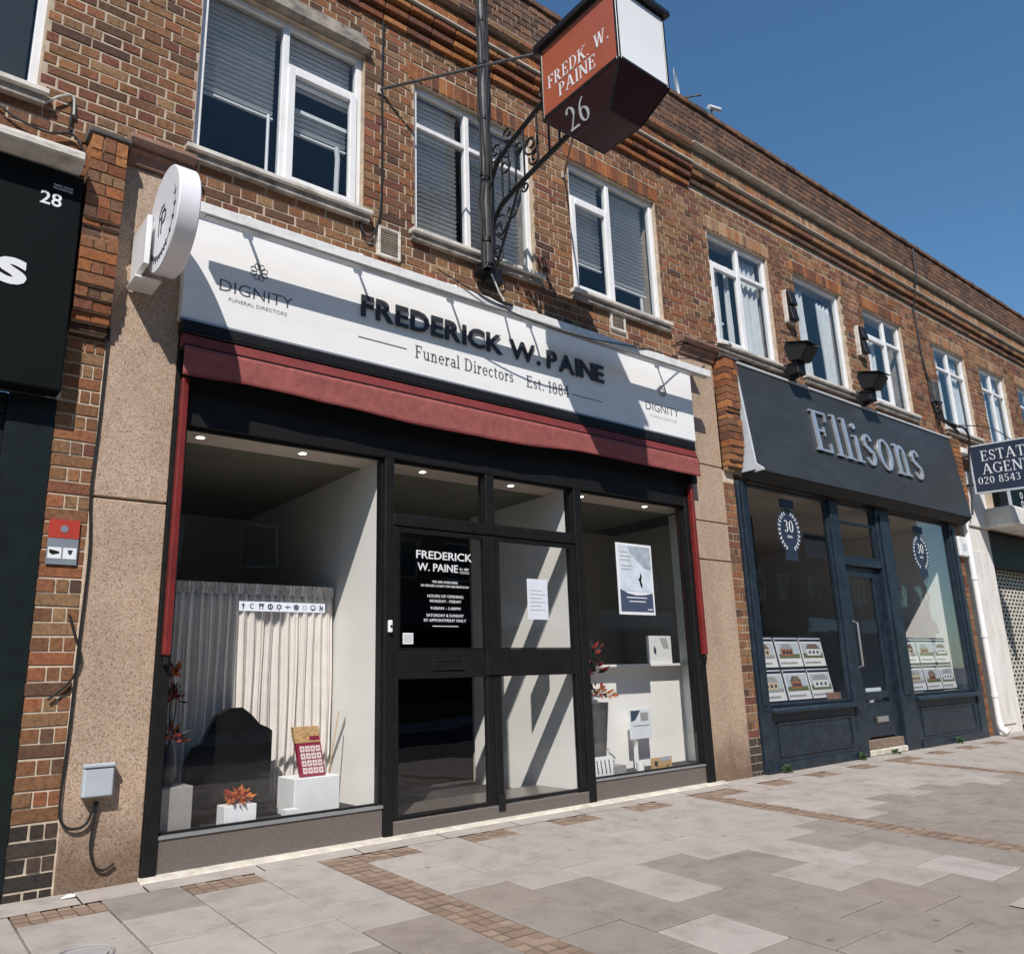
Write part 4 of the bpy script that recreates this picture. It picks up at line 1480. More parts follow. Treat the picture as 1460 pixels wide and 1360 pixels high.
mk('tapered_base', b, 'lantern_maroon', ls)
b = B()
for i in range(4):
    b.tube([q0[i], q1[i]], .007, 4)
    b.tube([q1[i], q1[(i + 1) % 4]], .007, 4)
mk('base_frame', b, 'lantern_black', ls)
mk('lettering', serif('FREDK. W.', SIDE(lx0 + .006, -1.075, 5.205), .630, .108, .003, .10), 'white_print', ls)
mk('lettering', serif('PAINE', SIDE(lx0 + .006, -1.185, 5.068), .385, .108, .003, .08), 'white_print', ls)
# 26 on the sloping left face of the base
def SLOPE(u, v, d):
    f = v / .23
    x = lx0 + .004 + (3.60 - lx0 - .004) * (1 - f)
    y_in = ly1 - .02
    return (x - d * .9, -1.225 - u, zb + v - d * .4)
b = serif('26', lambda u, v, d: SLOPE(u - .02, v + .035, d + .002), .225, .150, .003, .04, .0)
mk('lettering', b, 'white_print', ls)
# wrought iron bracket
bx_ = 3.765
wb = thing('sign_bracket', 'wrought iron scroll bracket carrying the hanging lantern sign', 'bracket', (bx_, -.4, 4.9))
b = B().tube([(bx_, -.02, 4.60), (bx_, -.05, 4.72), (bx_, -.16, 4.815), (bx_, -.35, 4.870), (bx_, -.6, 4.915), (bx_, -1.25, 5.02)], .021, 8)
mk('lower_arm', b, 'iron_black', wb, smooth=True)
b = B().tube([(bx_, -.02, 5.10), (bx_, -.10, 5.23), (bx_, -.3, 5.33), (bx_, -.55, 5.40), (bx_, -.99, 5.52)], .021, 8)
mk('upper_arm', b, 'iron_black', wb, smooth=True)
b = B().tube([(bx_, -.40, 4.875), (bx_, -.2, 4.52), (bx_, -.02, 4.22)], .012, 8)
mk('strut', b, 'iron_black', wb, smooth=True)
for i, (y, z0, z1) in enumerate(((-.18, 4.82, 5.27), (-.27, 4.85, 5.31), (-.36, 4.872, 5.345), (-.47, 4.89, 5.375), (-.64, 4.925, 5.42), (-.78, 4.945, 5.46), (-.90, 4.965, 5.49))):
    mk('baluster', B().tube([(bx_, y, z0), (bx_, y, z1)], .0095, 6), 'iron_black', wb)


def scroll(cy, cz, r, turns=1.4, a0=0, sg_=1, w_=.0095):
    pts = []
    n = 30
    for i in range(n + 1):
        t = i / n
        a = a0 + sg_ * turns * 2 * math.pi * t
        q = r * (1 - .75 * t)
        pts.append((bx_, cy + q * math.cos(a), cz + q * math.sin(a)))
    mk('scroll', B().tube(pts, w_, 6), 'iron_black', wb, smooth=True)


scroll(-.13, 4.62, .11, 1.2, rad(80), 1)
scroll(-.47, 4.82, .055, 1.4, rad(100), -1)
scroll(-.10, 5.36, .09, 1.2, rad(-60), -1)
scroll(-.56, 5.16, .10, 1.3, rad(200), 1)
scroll(-.60, 5.02, .07, 1.3, rad(20), -1)
scroll(-.27, 5.44, .07, 1.2, rad(-100), 1)
scroll(-.74, 5.55, .06, 1.2, rad(-100), 1)
scroll(-.22, 5.15, .085, 1.3, rad(90), 1)
scroll(-.40, 5.22, .06, 1.3, rad(-80), -1)
scroll(-.78, 5.30, .08, 1.3, rad(120), 1)
scroll(-.30, 4.68, .07, 1.2, rad(60), -1)
scroll(-.08, 4.40, .06, 1.2, rad(0), 1)
mk('wall_plate', B().box(bx_ - .03, bx_ + .03, -.03, -.005, 4.15, 5.15), 'iron_black', wb, bevel=.004)
st = solo('stay_rod', B().tube([(2.69, -.0, 5.515), (2.69, -.02, 5.515), (3.52, -.985, 5.605)], .0115, 8), 'pipe_grey', 'long thin stay rod from the brick wall to the lantern sign top corner', 'stay rod', smooth=True)
mk('wall_hook', B().box(2.665, 2.715, -.012, .004, 5.48, 5.55), 'flashing', st)
st = solo('stay_rod', B().tube([(4.655, -.0, 5.555), (4.655, -.02, 5.555), (3.97, -1.03, 5.585)], .0095, 8), 'stone_red', 'short rusty stay rod fixed to the wall right of the lantern sign', 'stay rod', smooth=True)
mk('wall_hook', B().box(4.63, 4.68, -.012, .004, 5.52, 5.59), 'flashing', st)

# dark pipe running up the wall with cables strapped to it
dp = thing('service_pipe', 'dark grey vertical pipe with cables strapped up the wall beside the lantern bracket', 'pipe', (3.6, -.17, 4.2))
mk('pipe', B().tube([(3.592, -.16, 4.17), (3.592, -.16, 7.9)], .039, 16), 'pipe_grey', dp, smooth=True)
for z in (4.4, 5.0, 5.55, 6.1, 6.55, 7.0):
    mk('pipe_clip', B().tube([(3.592, -.16, z), (3.592, -.16, z + .035)], .047, 16), 'iron_black', dp, smooth=True)
mk('pipe_foot', B().box(3.56, 3.66, -.20, -.004, 4.17, 4.215), 'iron_black', dp, bevel=.01)
for s_, off in ((1, .052), (2, .064), (3, -.055), (4, .03), (5, -.035), (6, .045), (7, .010)):
    r = random.Random(s_)
    pts = [(3.592 + off + r.uniform(-.014, .014), -.165 - .045 * math.cos(off * 25) + r.uniform(-.012, .012), 4.2 + .19 * i) for i in range(19)]
    mk('strapped_cable', B().tube(pts, .009, 6), 'cable_black', dp, smooth=True)
mk('cable_coil', B().tube([(3.70 + .05 * math.cos(i * .7) + .003 * i, -.12 + .03 * math.sin(i * .5), 4.24 + .05 * math.sin(i * .7) + .013 * i) for i in range(34)], .006, 6), 'cable_black', dp, smooth=True)
mk('junction_box', B().box(3.64, 3.79, -.12, -.01, 4.10, 4.24), 'iron_black', dp, bevel=.01)


def cable(pts, r, mat, label, n=6):
    q = []
    for i in range(len(pts) - 1):
        p0 = Vector(pts[max(i - 1, 0)]); p1 = Vector(pts[i]); p2 = Vector(pts[i + 1]); p3 = Vector(pts[min(i + 2, len(pts) - 1)])
        for t_s in range(6):
            t = t_s / 6
            q.append(.5 * ((2 * p1) + (-p0 + p2) * t + (2 * p0 - 5 * p1 + 4 * p2 - p3) * t * t + (-p0 + 3 * p1 - 3 * p2 + p3) * t ** 3))
    q.append(Vector(pts[-1]))
    return solo('cable', B().tube(q, r, n), mat, label, 'cable', smooth=True)


cable([(3.0, -.33, 3.90), (3.4, -.36, 3.78), (3.9, -.37, 3.70), (4.5, -.36, 3.72), (5.3, -.33, 3.82), (5.9, -.18, 3.93), (6.5, -.06, 4.12)], .0055, 'cable_black', 'loose black cable sagging across the top of the white signboard')
cable([(3.66, -.13, 4.16), (3.72, -.14, 4.02), (3.76, -.16, 3.93)], .007, 'cable_pale', 'short pale cable dropping from the dark pipe to the signboard')
cable([(3.76, -.16, 3.92), (3.7, -.33, 3.81), (3.6, -.35, 3.79), (3.45, -.36, 3.81), (3.35, -.36, 3.84)], .010, 'cable_black', 'thick looped black cable end lying on the trough light')
cable([(2.71, -.012, 6.17), (2.70, -.012, 5.6), (2.705, -.012, 5.0), (2.70, -.012, 4.5), (2.66, -.02, 4.28), (2.60, -.03, 4.17), (2.55, -.02, 4.20), (2.52, -.012, 4.28)], .009, 'cable_black', 'thin dark cable clipped down the brickwork right of the first white window')
cable([(.918, -.022, 3.00), (.912, -.022, 2.4), (.905, -.022, 2.02), (.926, -.022, 1.7), (.918, -.022, 1.2), (.913, -.022, .8), (.903, -.022, .44), (.915, -.03, .34), (.965, -.035, .30), (1.03, -.035, .32), (1.062, -.035, .42)], .0072, 'cable_black', 'long black cable running down the left granite pilaster and looping to the meter box')
cable([(1.072, -.035, .42), (1.062, -.03, .30), (1.058, -.03, .20), (1.085, -.03, .11), (1.13, -.03, .085), (1.175, -.03, .11)], .0065, 'cable_black', 'short black cable hanging in a curl below the grey meter box')
cable([(.86, -.02, 1.36), (.895, -.025, 1.25), (.93, -.03, 1.14), (.905, -.025, 1.04), (.86, -.02, .98), (.80, -.02, .93)], .006, 'cable_black', 'tangled black cable offcut on the narrow brick column')
cable([(.20, -.02, 4.22), (.34, -.03, 4.14), (.5, -.03, 4.12), (.62, -.03, 4.16), (.70, -.03, 4.05)], .008, 'cable_black', 'black cables drooping above the dark signboard numbered 28')
cable([(.615, -.02, 4.30), (.60, -.02, 4.42), (.53, -.03, 4.38), (.46, -.03, 4.30)], .007, 'cable_pale', 'curled pale cable end on the bricks near the upper left window')
cable([(.60, -.015, 4.42), (.605, -.015, 4.3), (.60, -.015, 4.2)], .0065, 'cable_black', 'short black cable hanging beside the curled pale cable')

mb = thing('meter_box', 'small pale grey plastic meter box on the left granite pilaster', 'meter box', (1.06, -.04, .52))
mk('box_body', B().box(.990, 1.134, -.075, -.014, .442, .585), 'meter_grey', mb, bevel=.008)
mk('box_lid', B().box(.988, 1.137, -.082, -.02, .586, .604), 'meter_grey', mb, bevel=.004)
pq = thing('security_plaque', 'red and grey security plaque fixed to the narrow brick column', 'plaque', (.8, -.01, 1.73))
mk('plate', B().box(.724, .870, -.012, -.004, 1.762, 1.862), 'plaque_red', pq)
mk('plate', B().box(.724, .870, -.012, -.004, 1.622, 1.760), 'plaque_grey', pq)
mk('emblem', B().cyl((.797, -.012, 1.812), (.797, -.0135, 1.812), .021, 6), 'plaque_grey', pq)
mk('pictogram_tile', B().box(.729, .793, -.0135, -.012, 1.652, 1.712), 'white_print', pq)
mk('pictogram_tile', B().box(.801, .865, -.0135, -.012, 1.652, 1.712), 'white_print', pq)
mk('pictogram', B().prism([(.735, 1.700), (.782, 1.690), (.784, 1.680), (.752, 1.672), (.736, 1.682)], lambda u, v: (u, -.0135, v), lambda u, v: (u, -.0148, v)), 'frame_black', pq)
mk('pictogram', B().prism([(.822, 1.700), (.846, 1.700), (.842, 1.682), (.834, 1.674), (.826, 1.682)], lambda u, v: (u, -.0135, v), lambda u, v: (u, -.0148, v)), 'sticker_blue', pq)

# ------------------------------------------------------------------ things in the left display window
ct = thing('net_curtain', 'grey pleated net curtain across the back of the left display window', 'curtain', (2, .72, 1))
drape(1.36, 2.74, .175, 1.615, .73, ct, 'net_curtain', .020, .062, 'pleats', 4)
drape(1.36, 2.74, 1.585, 1.662, .725, ct, 'net_curtain', .016, .031, 'heading', 9)
mk('rail', B().tube([(1.33, .755, 1.648), (2.755, .755, 1.648)], .010, 8), 'frame_black', ct)
hs = thing('headstone', 'black polished headstone with a curved top, partly a modelled reflection, behind the left window', 'headstone', (1.93, .52, .17))
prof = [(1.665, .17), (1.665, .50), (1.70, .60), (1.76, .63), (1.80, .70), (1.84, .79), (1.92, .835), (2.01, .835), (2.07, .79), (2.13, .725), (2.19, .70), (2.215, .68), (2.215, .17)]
mk('slab', B().prism(prof, lambda u, v: (u, .50, v), lambda u, v: (u, .56, v)), 'black_marble', hs, bevel=.004)  # dark outline partly stands in for a reflection on the glass
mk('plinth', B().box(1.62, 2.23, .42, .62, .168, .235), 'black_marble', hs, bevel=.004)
ss = thing('symbol_strip', 'pale strip of small blue religious symbols stuck on the left window', 'window sticker', (2.08, .02, 1.43))
sy = .0245
mk('strip', B().box(1.775, 2.335, sy - .0015, sy, 1.408, 1.465), 'sticker_pale', ss)
b = B()


def fl(poly, d=.0015):
    b.prism(poly, lambda u, v: (u, sy - .0015, v), lambda u, v: (u, sy - .0015 - d, v))


def ring_(cx, cz, r, wd, n=14, a0=0, a1=360):
    for i, pg in enumerate(sarc(cx, cz, r, r, a0, a1, wd, wd, n)):
        fl(pg, .0012 + .0002 * (i % 2))


xs_ = [1.80 + i * .0565 for i in range(10)]
zc = 1.4365
fl(sbox(xs_[0] - .003, zc - .018, xs_[0] + .003, zc + .018)); fl(sbox(xs_[0] - .010, zc + .004, xs_[0] + .010, zc + .009), .0018)
ring_(xs_[1], zc, .016, .005, 12, 60, 300)
fl(sbox(xs_[2] - .017, zc + .010, xs_[2] + .017, zc + .017)); fl(sbox(xs_[2] - .012, zc - .018, xs_[2] - .007, zc + .010)); fl(sbox(xs_[2] + .007, zc - .018, xs_[2] + .012, zc + .010)); fl(sbox(xs_[2] - .014, zc + .002, xs_[2] + .014, zc + .006), .0018)
ring_(xs_[3], zc, .018, .007); fl(sbox(xs_[3] - .003, zc - .016, xs_[3] + .003, zc + .016), .0018)
for k in (0, 1):
    a = rad(90 + 180 * k)
    tri = [(xs_[4] + .019 * math.cos(a + i * 2.0944), zc + .019 * math.sin(a + i * 2.0944)) for i in range(3)]
    for i in range(3):
        p0, p1 = tri[i], tri[(i + 1) % 3]
        l = math.hypot(p1[0] - p0[0], p1[1] - p0[1]); nx, nz = -(p1[1] - p0[1]) / l * .0015, (p1[0] - p0[0]) / l * .0015
        fl([(p0[0] - nx, p0[1] - nz), (p1[0] - nx, p1[1] - nz), (p1[0] + nx, p1[1] + nz), (p0[0] + nx, p0[1] + nz)], .0012 + .0003 * k)
fl(sbox(xs_[5] - .019, zc - .002, xs_[5] + .019, zc + .003)); fl(sbox(xs_[5] - .002, zc - .012, xs_[5] + .002, zc + .012), .0018)
ring_(xs_[6], zc, .018, .007); ring_(xs_[6], zc, .008, .0079)
ring_(xs_[7], zc, .014, .002)
ring_(xs_[8], zc, .018, .004); ring_(xs_[8], zc - .002, .010, .003, 8, 180, 360)
fl(sbox(xs_[9] - .011, zc - .018, xs_[9] - .004, zc + .018)); fl(sbox(xs_[9] - .011, zc - .004, xs_[9] + .011, zc + .003), .0018); fl(sbox(xs_[9] + .004, zc - .018, xs_[9] + .011, zc + .010), .0013)
mk('symbols', b, 'sticker_blue', ss)

pl = solo('plinth', B().box(2.245, 2.555, .20, .46, .169, .395), 'box_white', 'white display plinth in the left window with the maroon card standing on it', 'plinth', bevel=.004)
pl = solo('plinth', B().box(1.36, 1.585, .07, .30, .169, .435), 'box_grey', 'grey display plinth in the far left corner of the left window', 'plinth', bevel=.004)
mc = thing('advent_card', 'maroon display card with rows of pale pink squares on a white plinth', 'display card', (2.42, .28, .4))
sh = lambda x, y, z: (x + (z - .396) * -.10, y + (z - .396) * .22, z)
mk('card', B().box(2.305, 2.475, .24, .275, .397, .60).xf(sh), 'maroon_card', mc, bevel=.002)
mk('header', B().box(2.300, 2.475, .239, .276, .601, .70).xf(sh), 'beige_card', mc)
mk('card_title', B().box(2.40, 2.47, .2375, .2392, .615, .64).xf(sh), 'maroon_card', mc)
for i in range(4):
    for j in range(4):
        x = 2.324 + i * .0365; z = .415 + j * .0435
        s_ = mk('square', B().box(x, x + .031, .2385, .2402, z, z + .036).xf(sh), 'pale_pink', mc)
        mk('square_print', B().cyl((x + .0155 , .2375, z + .018), (x + .0155, .2384, z + .018), .006, 5).xf(sh), 'maroon_card', s_)


def petal_cluster(name, cx, cy, cz, n, r, mats, par, seed, up=.6, sz=.03):
    rr_ = random.Random(seed)
    for mi, mt in enumerate(mats):
        b = B()
        for i in range(n // len(mats)):
            a = rr_.uniform(0, 6.28); e = rr_.uniform(-.2, 1.4)
            d = Vector((math.cos(a) * math.cos(e), math.sin(a) * math.cos(e), math.sin(e) * up))
            p = Vector((cx, cy, cz)) + d * r * rr_.uniform(.3, 1)
            u = d.cross(Vector((rr_.uniform(-1, 1), rr_.uniform(-1, 1), rr_.uniform(-1, 1)))).normalized()
            s_ = sz * rr_.uniform(.6, 1.3)
            nrm = d.cross(u).normalized()
            k0 = p - d * s_; k2 = p + d * s_
            b.add([k0, p + u * s_ * .42 + nrm * s_ * .15, k2, p - u * s_ * .42 + nrm * s_ * .15, p - nrm * s_ * .12], [(0, 1, 4), (1, 2, 4), (2, 3, 4), (3, 0, 4), (0, 3, 2, 1)])
        mk(name, b, mt, par, kind='stuff')


fb = thing('flower_box', 'white box of orange silk flowers in the left display window', 'flower arrangement', (1.86, .12, .17))
mk('box', B().box(1.765, 1.952, .06, .19, .169, .302), 'box_white', fb, bevel=.003)
mk('box_print', B().box(1.80, 1.84, .0585, .06, .20, .28).box(1.87, 1.93, .0585, .06, .19, .22), 'sticker_pale', fb)
petal_cluster('blooms', 1.86, .12, .325, 90, .095, ['petal_orange', 'petal_red', 'petal_orange'], fb, 3, .75, .026)
sbx = solo('small_box', B().box(2.155, 2.235, .10, .18, .169, .235), 'box_white', 'small white box beside the white plinth in the left window', 'box', bevel=.002)
fp = thing('flower_spray', 'tall spray of red and orange silk flowers in the far left of the left window', 'flower arrangement', (1.47, .18, .43))
mk('vase', B().lathe(1.47, .18, [(.03, .436), (.05, .50), (.045, .60), (.03, .66)], 16), 'vase_grey', fp, smooth=True)
mk('stems', B().tube([(1.47, .18, .6), (1.46, .17, .8), (1.45, .16, 1.05)], .004, 5).tube([(1.47, .18, .6), (1.49, .17, .85), (1.485, .16, 1.0)], .004, 5), 'leaf_dark', fp)
petal_cluster('blooms', 1.475, .17, .68, 70, .12, ['petal_red', 'leaf_dark', 'petal_orange'], fp, 5, .8, .026)
petal_cluster('blooms', 1.465, .16, .90, 40, .07, ['petal_red', 'leaf_dark'], fp, 6, 1.2, .024)
petal_cluster('blooms', 1.46, .16, 1.04, 30, .06, ['petal_orange', 'petal_red'], fp, 7, 1.2, .024)
solo('easel_stick', B().tube([(2.56, .40, .32), (2.66, .44, .78)], .006, 6).tube([(2.56, .44, .18), (2.57, .44, .35)], .012, 6), 'petal_cream', 'thin wooden easel stick leaning by the white side wall in the left window', 'easel')

# ------------------------------------------------------------------ things in the right display window
po = thing('poster', 'large pale poster with a dark bird and navy foot on the right shop window', 'poster', (5.3, .02, 1.77))
py_ = .0225
mk('sheet', B().box(5.062, 5.520, py_ - .002, py_, 1.462, 2.085), 'white_print', po)
mk('picture', B().box(5.085, 5.497, py_ - .004, py_ - .002, 1.665, 2.065), 'poster_sky', po)
mk('picture', B().prism([(5.20, 2.064), (5.497, 2.064), (5.497, 1.86), (5.42, 1.87), (5.33, 1.93), (5.24, 2.0)], lambda u, v: (u, py_ - .004, v), lambda u, v: (u, py_ - .0052, v)), 'poster_grey', po)
mk('footer', B().prism([(5.085, 1.49), (5.497, 1.49), (5.497, 1.655), (5.40, 1.635), (5.29, 1.63), (5.18, 1.645), (5.085, 1.68)], lambda u, v: (u, py_ - .004, v), lambda u, v: (u, py_ - .0056, v)), 'poster_blue', po)
mk('bird', B().prism([(5.30, 1.80), (5.325, 1.77), (5.345, 1.79), (5.352, 1.83), (5.37, 1.80), (5.358, 1.76), (5.372, 1.72), (5.362, 1.69), (5.345, 1.72), (5.335, 1.755)], lambda u, v: (u, py_ - .004, v), lambda u, v: (u, py_ - .0058, v)), 'frame_black', po)
for k, (wd, z) in enumerate(((.10, 2.0), (.14, 1.965), (.12, 1.93), (.15, 1.88), (.13, 1.85))):
    mk('print_line', B().box(5.11, 5.11 + wd, py_ - .0053, py_ - .004, z, z + .010), 'grey_print', po)
for k, (a, c, z) in enumerate(((5.16, 5.42, 1.605), (5.19, 5.40, 1.572), (5.42, 5.485, 1.505))):
    mk('print_line', B().box(a, c, py_ - .0068, py_ - .0056, z, z + .008), 'white_print', po)
pc = thing('framed_print', 'small framed print on the shelf at the back of the right window', 'picture', (5.9, .4, 1.17))
mk('card', B().box(5.83, 6.17, .42, .435, 1.053, 1.31), 'box_white', pc, bevel=.002)
mk('print', B().prism([(5.92, 1.22), (5.95, 1.18), (5.94, 1.13), (5.91, 1.16)], lambda u, v: (u, .42, v), lambda u, v: (u, .418, v)), 'poster_blue', pc)
for k in range(4):
    mk('print_stripe', B().prism([(6.01 + k * .026, 1.29), (6.018 + k * .026, 1.29), (6.068 + k * .02, 1.19), (6.060 + k * .02, 1.19)], lambda u, v: (u, .42, v), lambda u, v: (u, .418, v)), 'letter_charcoal', pc)
pc = thing('price_list', 'pale blue framed price list low on the white panel in the right window', 'picture', (5.5, .3, .55))
mk('card', B().box(5.46, 5.735, .36, .372, .40, .655), 'sticker_pale', pc, bevel=.002)
mk('card_print', B().prism([(5.475, .645), (5.60, .645), (5.53, .565), (5.475, .55)], lambda u, v: (u, .36, v), lambda u, v: (u, .3585, v)), 'poster_blue', pc)
mk('card_print', B().box(5.50, 5.71, .3582, .36, .51, .518).box(5.60, 5.70, .3582, .36, .555, .625), 'grey_print', pc)
mk('card_stand', B().box(5.55, 5.56, .375, .42, .147, .60), 'box_white', pc)
fv = thing('flower_vase', 'tall dark grey vase of orange and red flowers in the right window', 'flower arrangement', (4.92, .22, .15))
mk('vase', B().lathe(4.915, .24, [(.055, .148), (.075, .30), (.095, .50), (.115, .70), (.118, .74), (.09, .74)], 24), 'vase_grey', fv, smooth=True)
petal_cluster('blooms', 4.93, .20, .80, 60, .15, ['leaf_dark', 'petal_orange', 'petal_red', 'petal_cream'], fv, 11, .6, .032)
petal_cluster('blooms', 4.90, .22, .98, 50, .13, ['leaf_dark', 'leaf_dark', 'petal_red'], fv, 12, 1.3, .04)
petal_cluster('blooms', 4.90, .22, 1.14, 24, .10, ['leaf_dark', 'petal_red'], fv, 14, 1.5, .035)
for x, z in ((4.86, .80), (4.96, .79), (5.02, .80)):
    b = B()
    for i in range(9):
        a = i * .698
        b.add([(x, .10, z), (x + .012 * math.cos(a + .3), .09, z + .012 * math.sin(a + .3)), (x + .038 * math.cos(a), .085, z + .038 * math.sin(a)), (x + .012 * math.cos(a - .3), .092, z + .012 * math.sin(a - .3))], [(0, 1, 2, 3)])
    mk('daisy', b, 'petal_orange' if x > 4.9 else 'petal_red', fv)
g_ = thing('leaflet_stand', 'white leaflet with dark birds print at the foot of the vase in the right window', 'leaflet', (4.8, .09, .2))
mk('leaflet', B().box(4.695, 4.93, .075, .09, .148, .325), 'box_white', g_, bevel=.002)
for k in range(4):
    mk('leaflet_print', B().prism([(4.74 + k * .045, .30), (4.75 + k * .045, .30), (4.765 + k * .045, .20), (4.755 + k * .045, .19)], lambda u, v: (u, .075, v), lambda u, v: (u, .0735, v)), 'letter_charcoal', g_)
solo('card_box', B().box(4.97, 5.13, .12, .24, .147, .235), 'box_grey', 'small grey box beside the leaflet in the right window', 'box', bevel=.003)
solo('mug', B().lathe(5.33, .15, [(.03, .147), (.034, .15), (.034, .24), (.030, .24)], 18), 'box_white', 'small white mug low in the middle of the right window', 'mug', smooth=True)
g_ = thing('picture_card', 'small colourful picture card lying low in the middle of the right window', 'card', (5.5, .12, .2))
mk('card', B().box(5.42, 5.68, .10, .11, .148, .262), 'beige_card', g_)
mk('card_print', B().box(5.53, 5.66, .098, .10, .23, .26), 'poster_grey', g_)
mk('card_print', B().cyl((5.475, .10, .215), (5.475, .098, .215), .024, 12), 'letter_charcoal', g_)
mk('card_print', B().cyl((5.62, .10, .185), (5.62, .098, .185), .018, 10), 'stone_red', g_)
# ------------------------------------------------------------------ number 24 (estate agents)
H24 = thing('terraced_building', 'brick terrace building over the navy estate agents shop', 'building', (9.5, 0, 0), 'terraced brick buildings in the shop row')
bk = Bricks()
upper_storey(H24, bk, 6.70, 12.16, [(6.83, 7.98), (8.53, 9.64), (10.22, 11.32)], 'plain')
cornice(bk, H24, 6.56, 12.0, 'plain')
for a, c in ((6.83, 7.98), (8.53, 9.64), (10.22, 11.32)):
    arch(bk, a, c, 'tan_brick' if a < 7 else 'orange_brick')
w4 = window(H24, 6.83, 7.98, [(6.83, 7.43, 'sash'), (7.43, 7.98, 'two')])
drape(6.90, 7.12, 4.42, 5.5, .14, w4, seed=2)
drape(7.24, 7.34, 4.42, 5.5, .14, w4, seed=5)
drape(7.50, 7.92, 4.42, 5.7, .15, w4, seed=3)
blind(6.90, 7.2, 4.42, 4.75, .18, w4)
w5 = window(H24, 8.53, 9.64, [(8.53, 9.64, 'full')])
drape(8.62, 8.93, 4.42, 5.72, .14, w5, seed=4, flare=.35)
drape(9.24, 9.58, 4.42, 5.6, .14, w5, seed=6, flare=-.2)
w6 = window(H24, 10.22, 11.32, [(10.22, 10.86, 'sash'), (10.86, 11.32, 'two')])
drape(10.45, 10.72, 4.42, 5.5, .15, w6, seed=7)
drape(10.92, 11.02, 4.42, 5.5, .15, w6, seed=8)
for x0, z0 in ((8.215, 4.99), (9.905, 4.97)):
    v = mk('air_vent', B().box(x0, x0 + .155, -.05, .01, z0, z0 + .42), 'sill_paint', H24, bevel=.004)
    b = B()
    for zz, hh in ((z0 + .02, .18), (z0 + .22, .18)):
        b.profx([(-.115, zz), (-.05, zz), (-.05, zz + hh), (-.085, zz + hh)], x0 + .012, x0 + .143)
    mk('hood', b, 'iron_black', v, bevel=.004)


def column24(x0, x1, z0, z1):
    z = z0
    i = 0
    while z < z1 - .03:
        if i % 2:
            bk.one(x0, x1, rnd.uniform(-.003, .001), .03, z, z + .065, 'orange_brick' if rnd.random() < .25 else 'brick')
        else:
            m_ = x0 + (x1 - x0) * .62
            bk.one(x0, m_ - .004, rnd.uniform(-.003, .001), .03, z, z + .065, 'brick')
            bk.one(m_ + .004, x1, rnd.uniform(-.003, .001), .03, z, z + .065, 'brick')
        z += .0755
        i += 1


column24(11.95, 12.14, -.03, 3.0)
mk('column_core', B().box(11.94, 12.15, .0065, .3, -.05, 4.2), 'mortar', H24)
z = 3.02
core = B().box(12.13, 12.34, -.115, .01, 3.0, 4.2)
mk('console_core', core, 'sooty_mortar', H24)
k = 0
while z < 4.16:
    bk.one(12.125, 12.345, -.13 if k > 2 else -.12, .0, z, z + .06, 'orange_brick' if k % 4 < 2 else 'brick')
    z += .072
    k += 1
bk.emit(H24, 260)

E0 = 6.865
for bb_ in ((E0, 7.034, -.035, .06, .0, 2.87), (11.746, 11.94, -.035, .06, .0, 2.87), (8.626, 8.811, -.03, .08, .0, 2.87), (9.683, 10.029, -.03, .08, .0, 2.87)):
    mk('post', B().box(*bb_), 'navy_paint', H24, bevel=.008)
mk('pilaster_moulding', B().box(6.91, 6.985, -.048, -.034, .62, 2.80), 'navy_paint', H24, bevel=.008)
mk('pilaster_moulding', B().box(9.76, 9.95, -.045, -.029, .62, 2.80), 'navy_paint', H24, bevel=.008)
mk('pilaster_moulding', B().box(11.80, 11.89, -.048, -.034, .62, 2.80), 'navy_paint', H24, bevel=.008)
for xa, xb in ((7.035, 8.625), (10.03, 11.745)):
    s_ = mk('stall_riser', B().box(xa, xb, -.02, .06, .0, .545), 'navy_paint', H24)
    mk('riser_moulding', B().frame(xa + .10, xb - .10, .13, .46, .03, -.032, -.019), 'navy_paint', s_, bevel=.006)
    mk('plinth_board', B().box(xa - .15 if xa < 8 else xa, xb, -.045, -.019, .0, .085), 'navy_paint', s_, bevel=.006)
    mk('window_sill', B().profx([(-.10, .548), (.05, .548), (.05, .60), (-.07, .592), (-.10, .575)], xa - .02, xb + .02), 'navy_paint', H24, bevel=.004)
    w_ = mk('display_window', B().frame(xa, xb, .602, 2.868, .03, .0, .05), 'navy_paint', H24, bevel=.004)
    pane(xa + .025, xb - .025, .63, 2.84, .02, w_, 'shop_glass')
mk('transom', B().box(8.812, 9.682, -.02, .06, 2.115, 2.20), 'navy_paint', H24, bevel=.006)
w_ = mk('transom_window', B().frame(8.813, 9.681, 2.202, 2.868, .03, .0, .05), 'navy_paint', H24, bevel=.004)
pane(8.84, 9.655, 2.23, 2.84, .02, w_, 'shop_glass')
mk('glazing_bar', B().box(8.843, 9.651, .005, .045, 2.62, 2.645), 'navy_paint', w_)
b = B()
b.box(8.83, 8.96, .03, .08, .17, 2.11)
b.box(9.53, 9.665, .03, .08, .17, 2.11)
b.box(8.96, 9.53, .031, .079, .19, .56)
b.box(8.96, 9.53, .031, .079, 1.99, 2.11)
b.box(8.96, 9.53, .031, .079, .60, .68)
dd = mk('shop_door', b, 'navy_paint', H24, bevel=.006)
pane(8.958, 9.532, .55, 2.0, .05, dd, 'shop_glass')
mk('letterbox', B().box(9.12, 9.42, .018, .03, .33, .42), 'brass', dd, bevel=.004)
mk('letterbox_flap', B().box(9.15, 9.39, .010, .018, .345, .405), 'grey_aluminium', dd, bevel=.003)
mk('door_handle', B().tube([(8.90, .03, .95), (8.90, -.03, .97), (8.90, -.03, 1.45), (8.90, .03, 1.47)], .012, 8), 'grey_aluminium', dd, smooth=True)
mk('door_step', B().box(8.815, 9.68, -.03, .6, .0, .065), 'threshold_stone', H24, bevel=.01)
mk('door_step', B().box(8.83, 9.665, .0, .6, .066, .165), 'worn_wood', H24, bevel=.006)
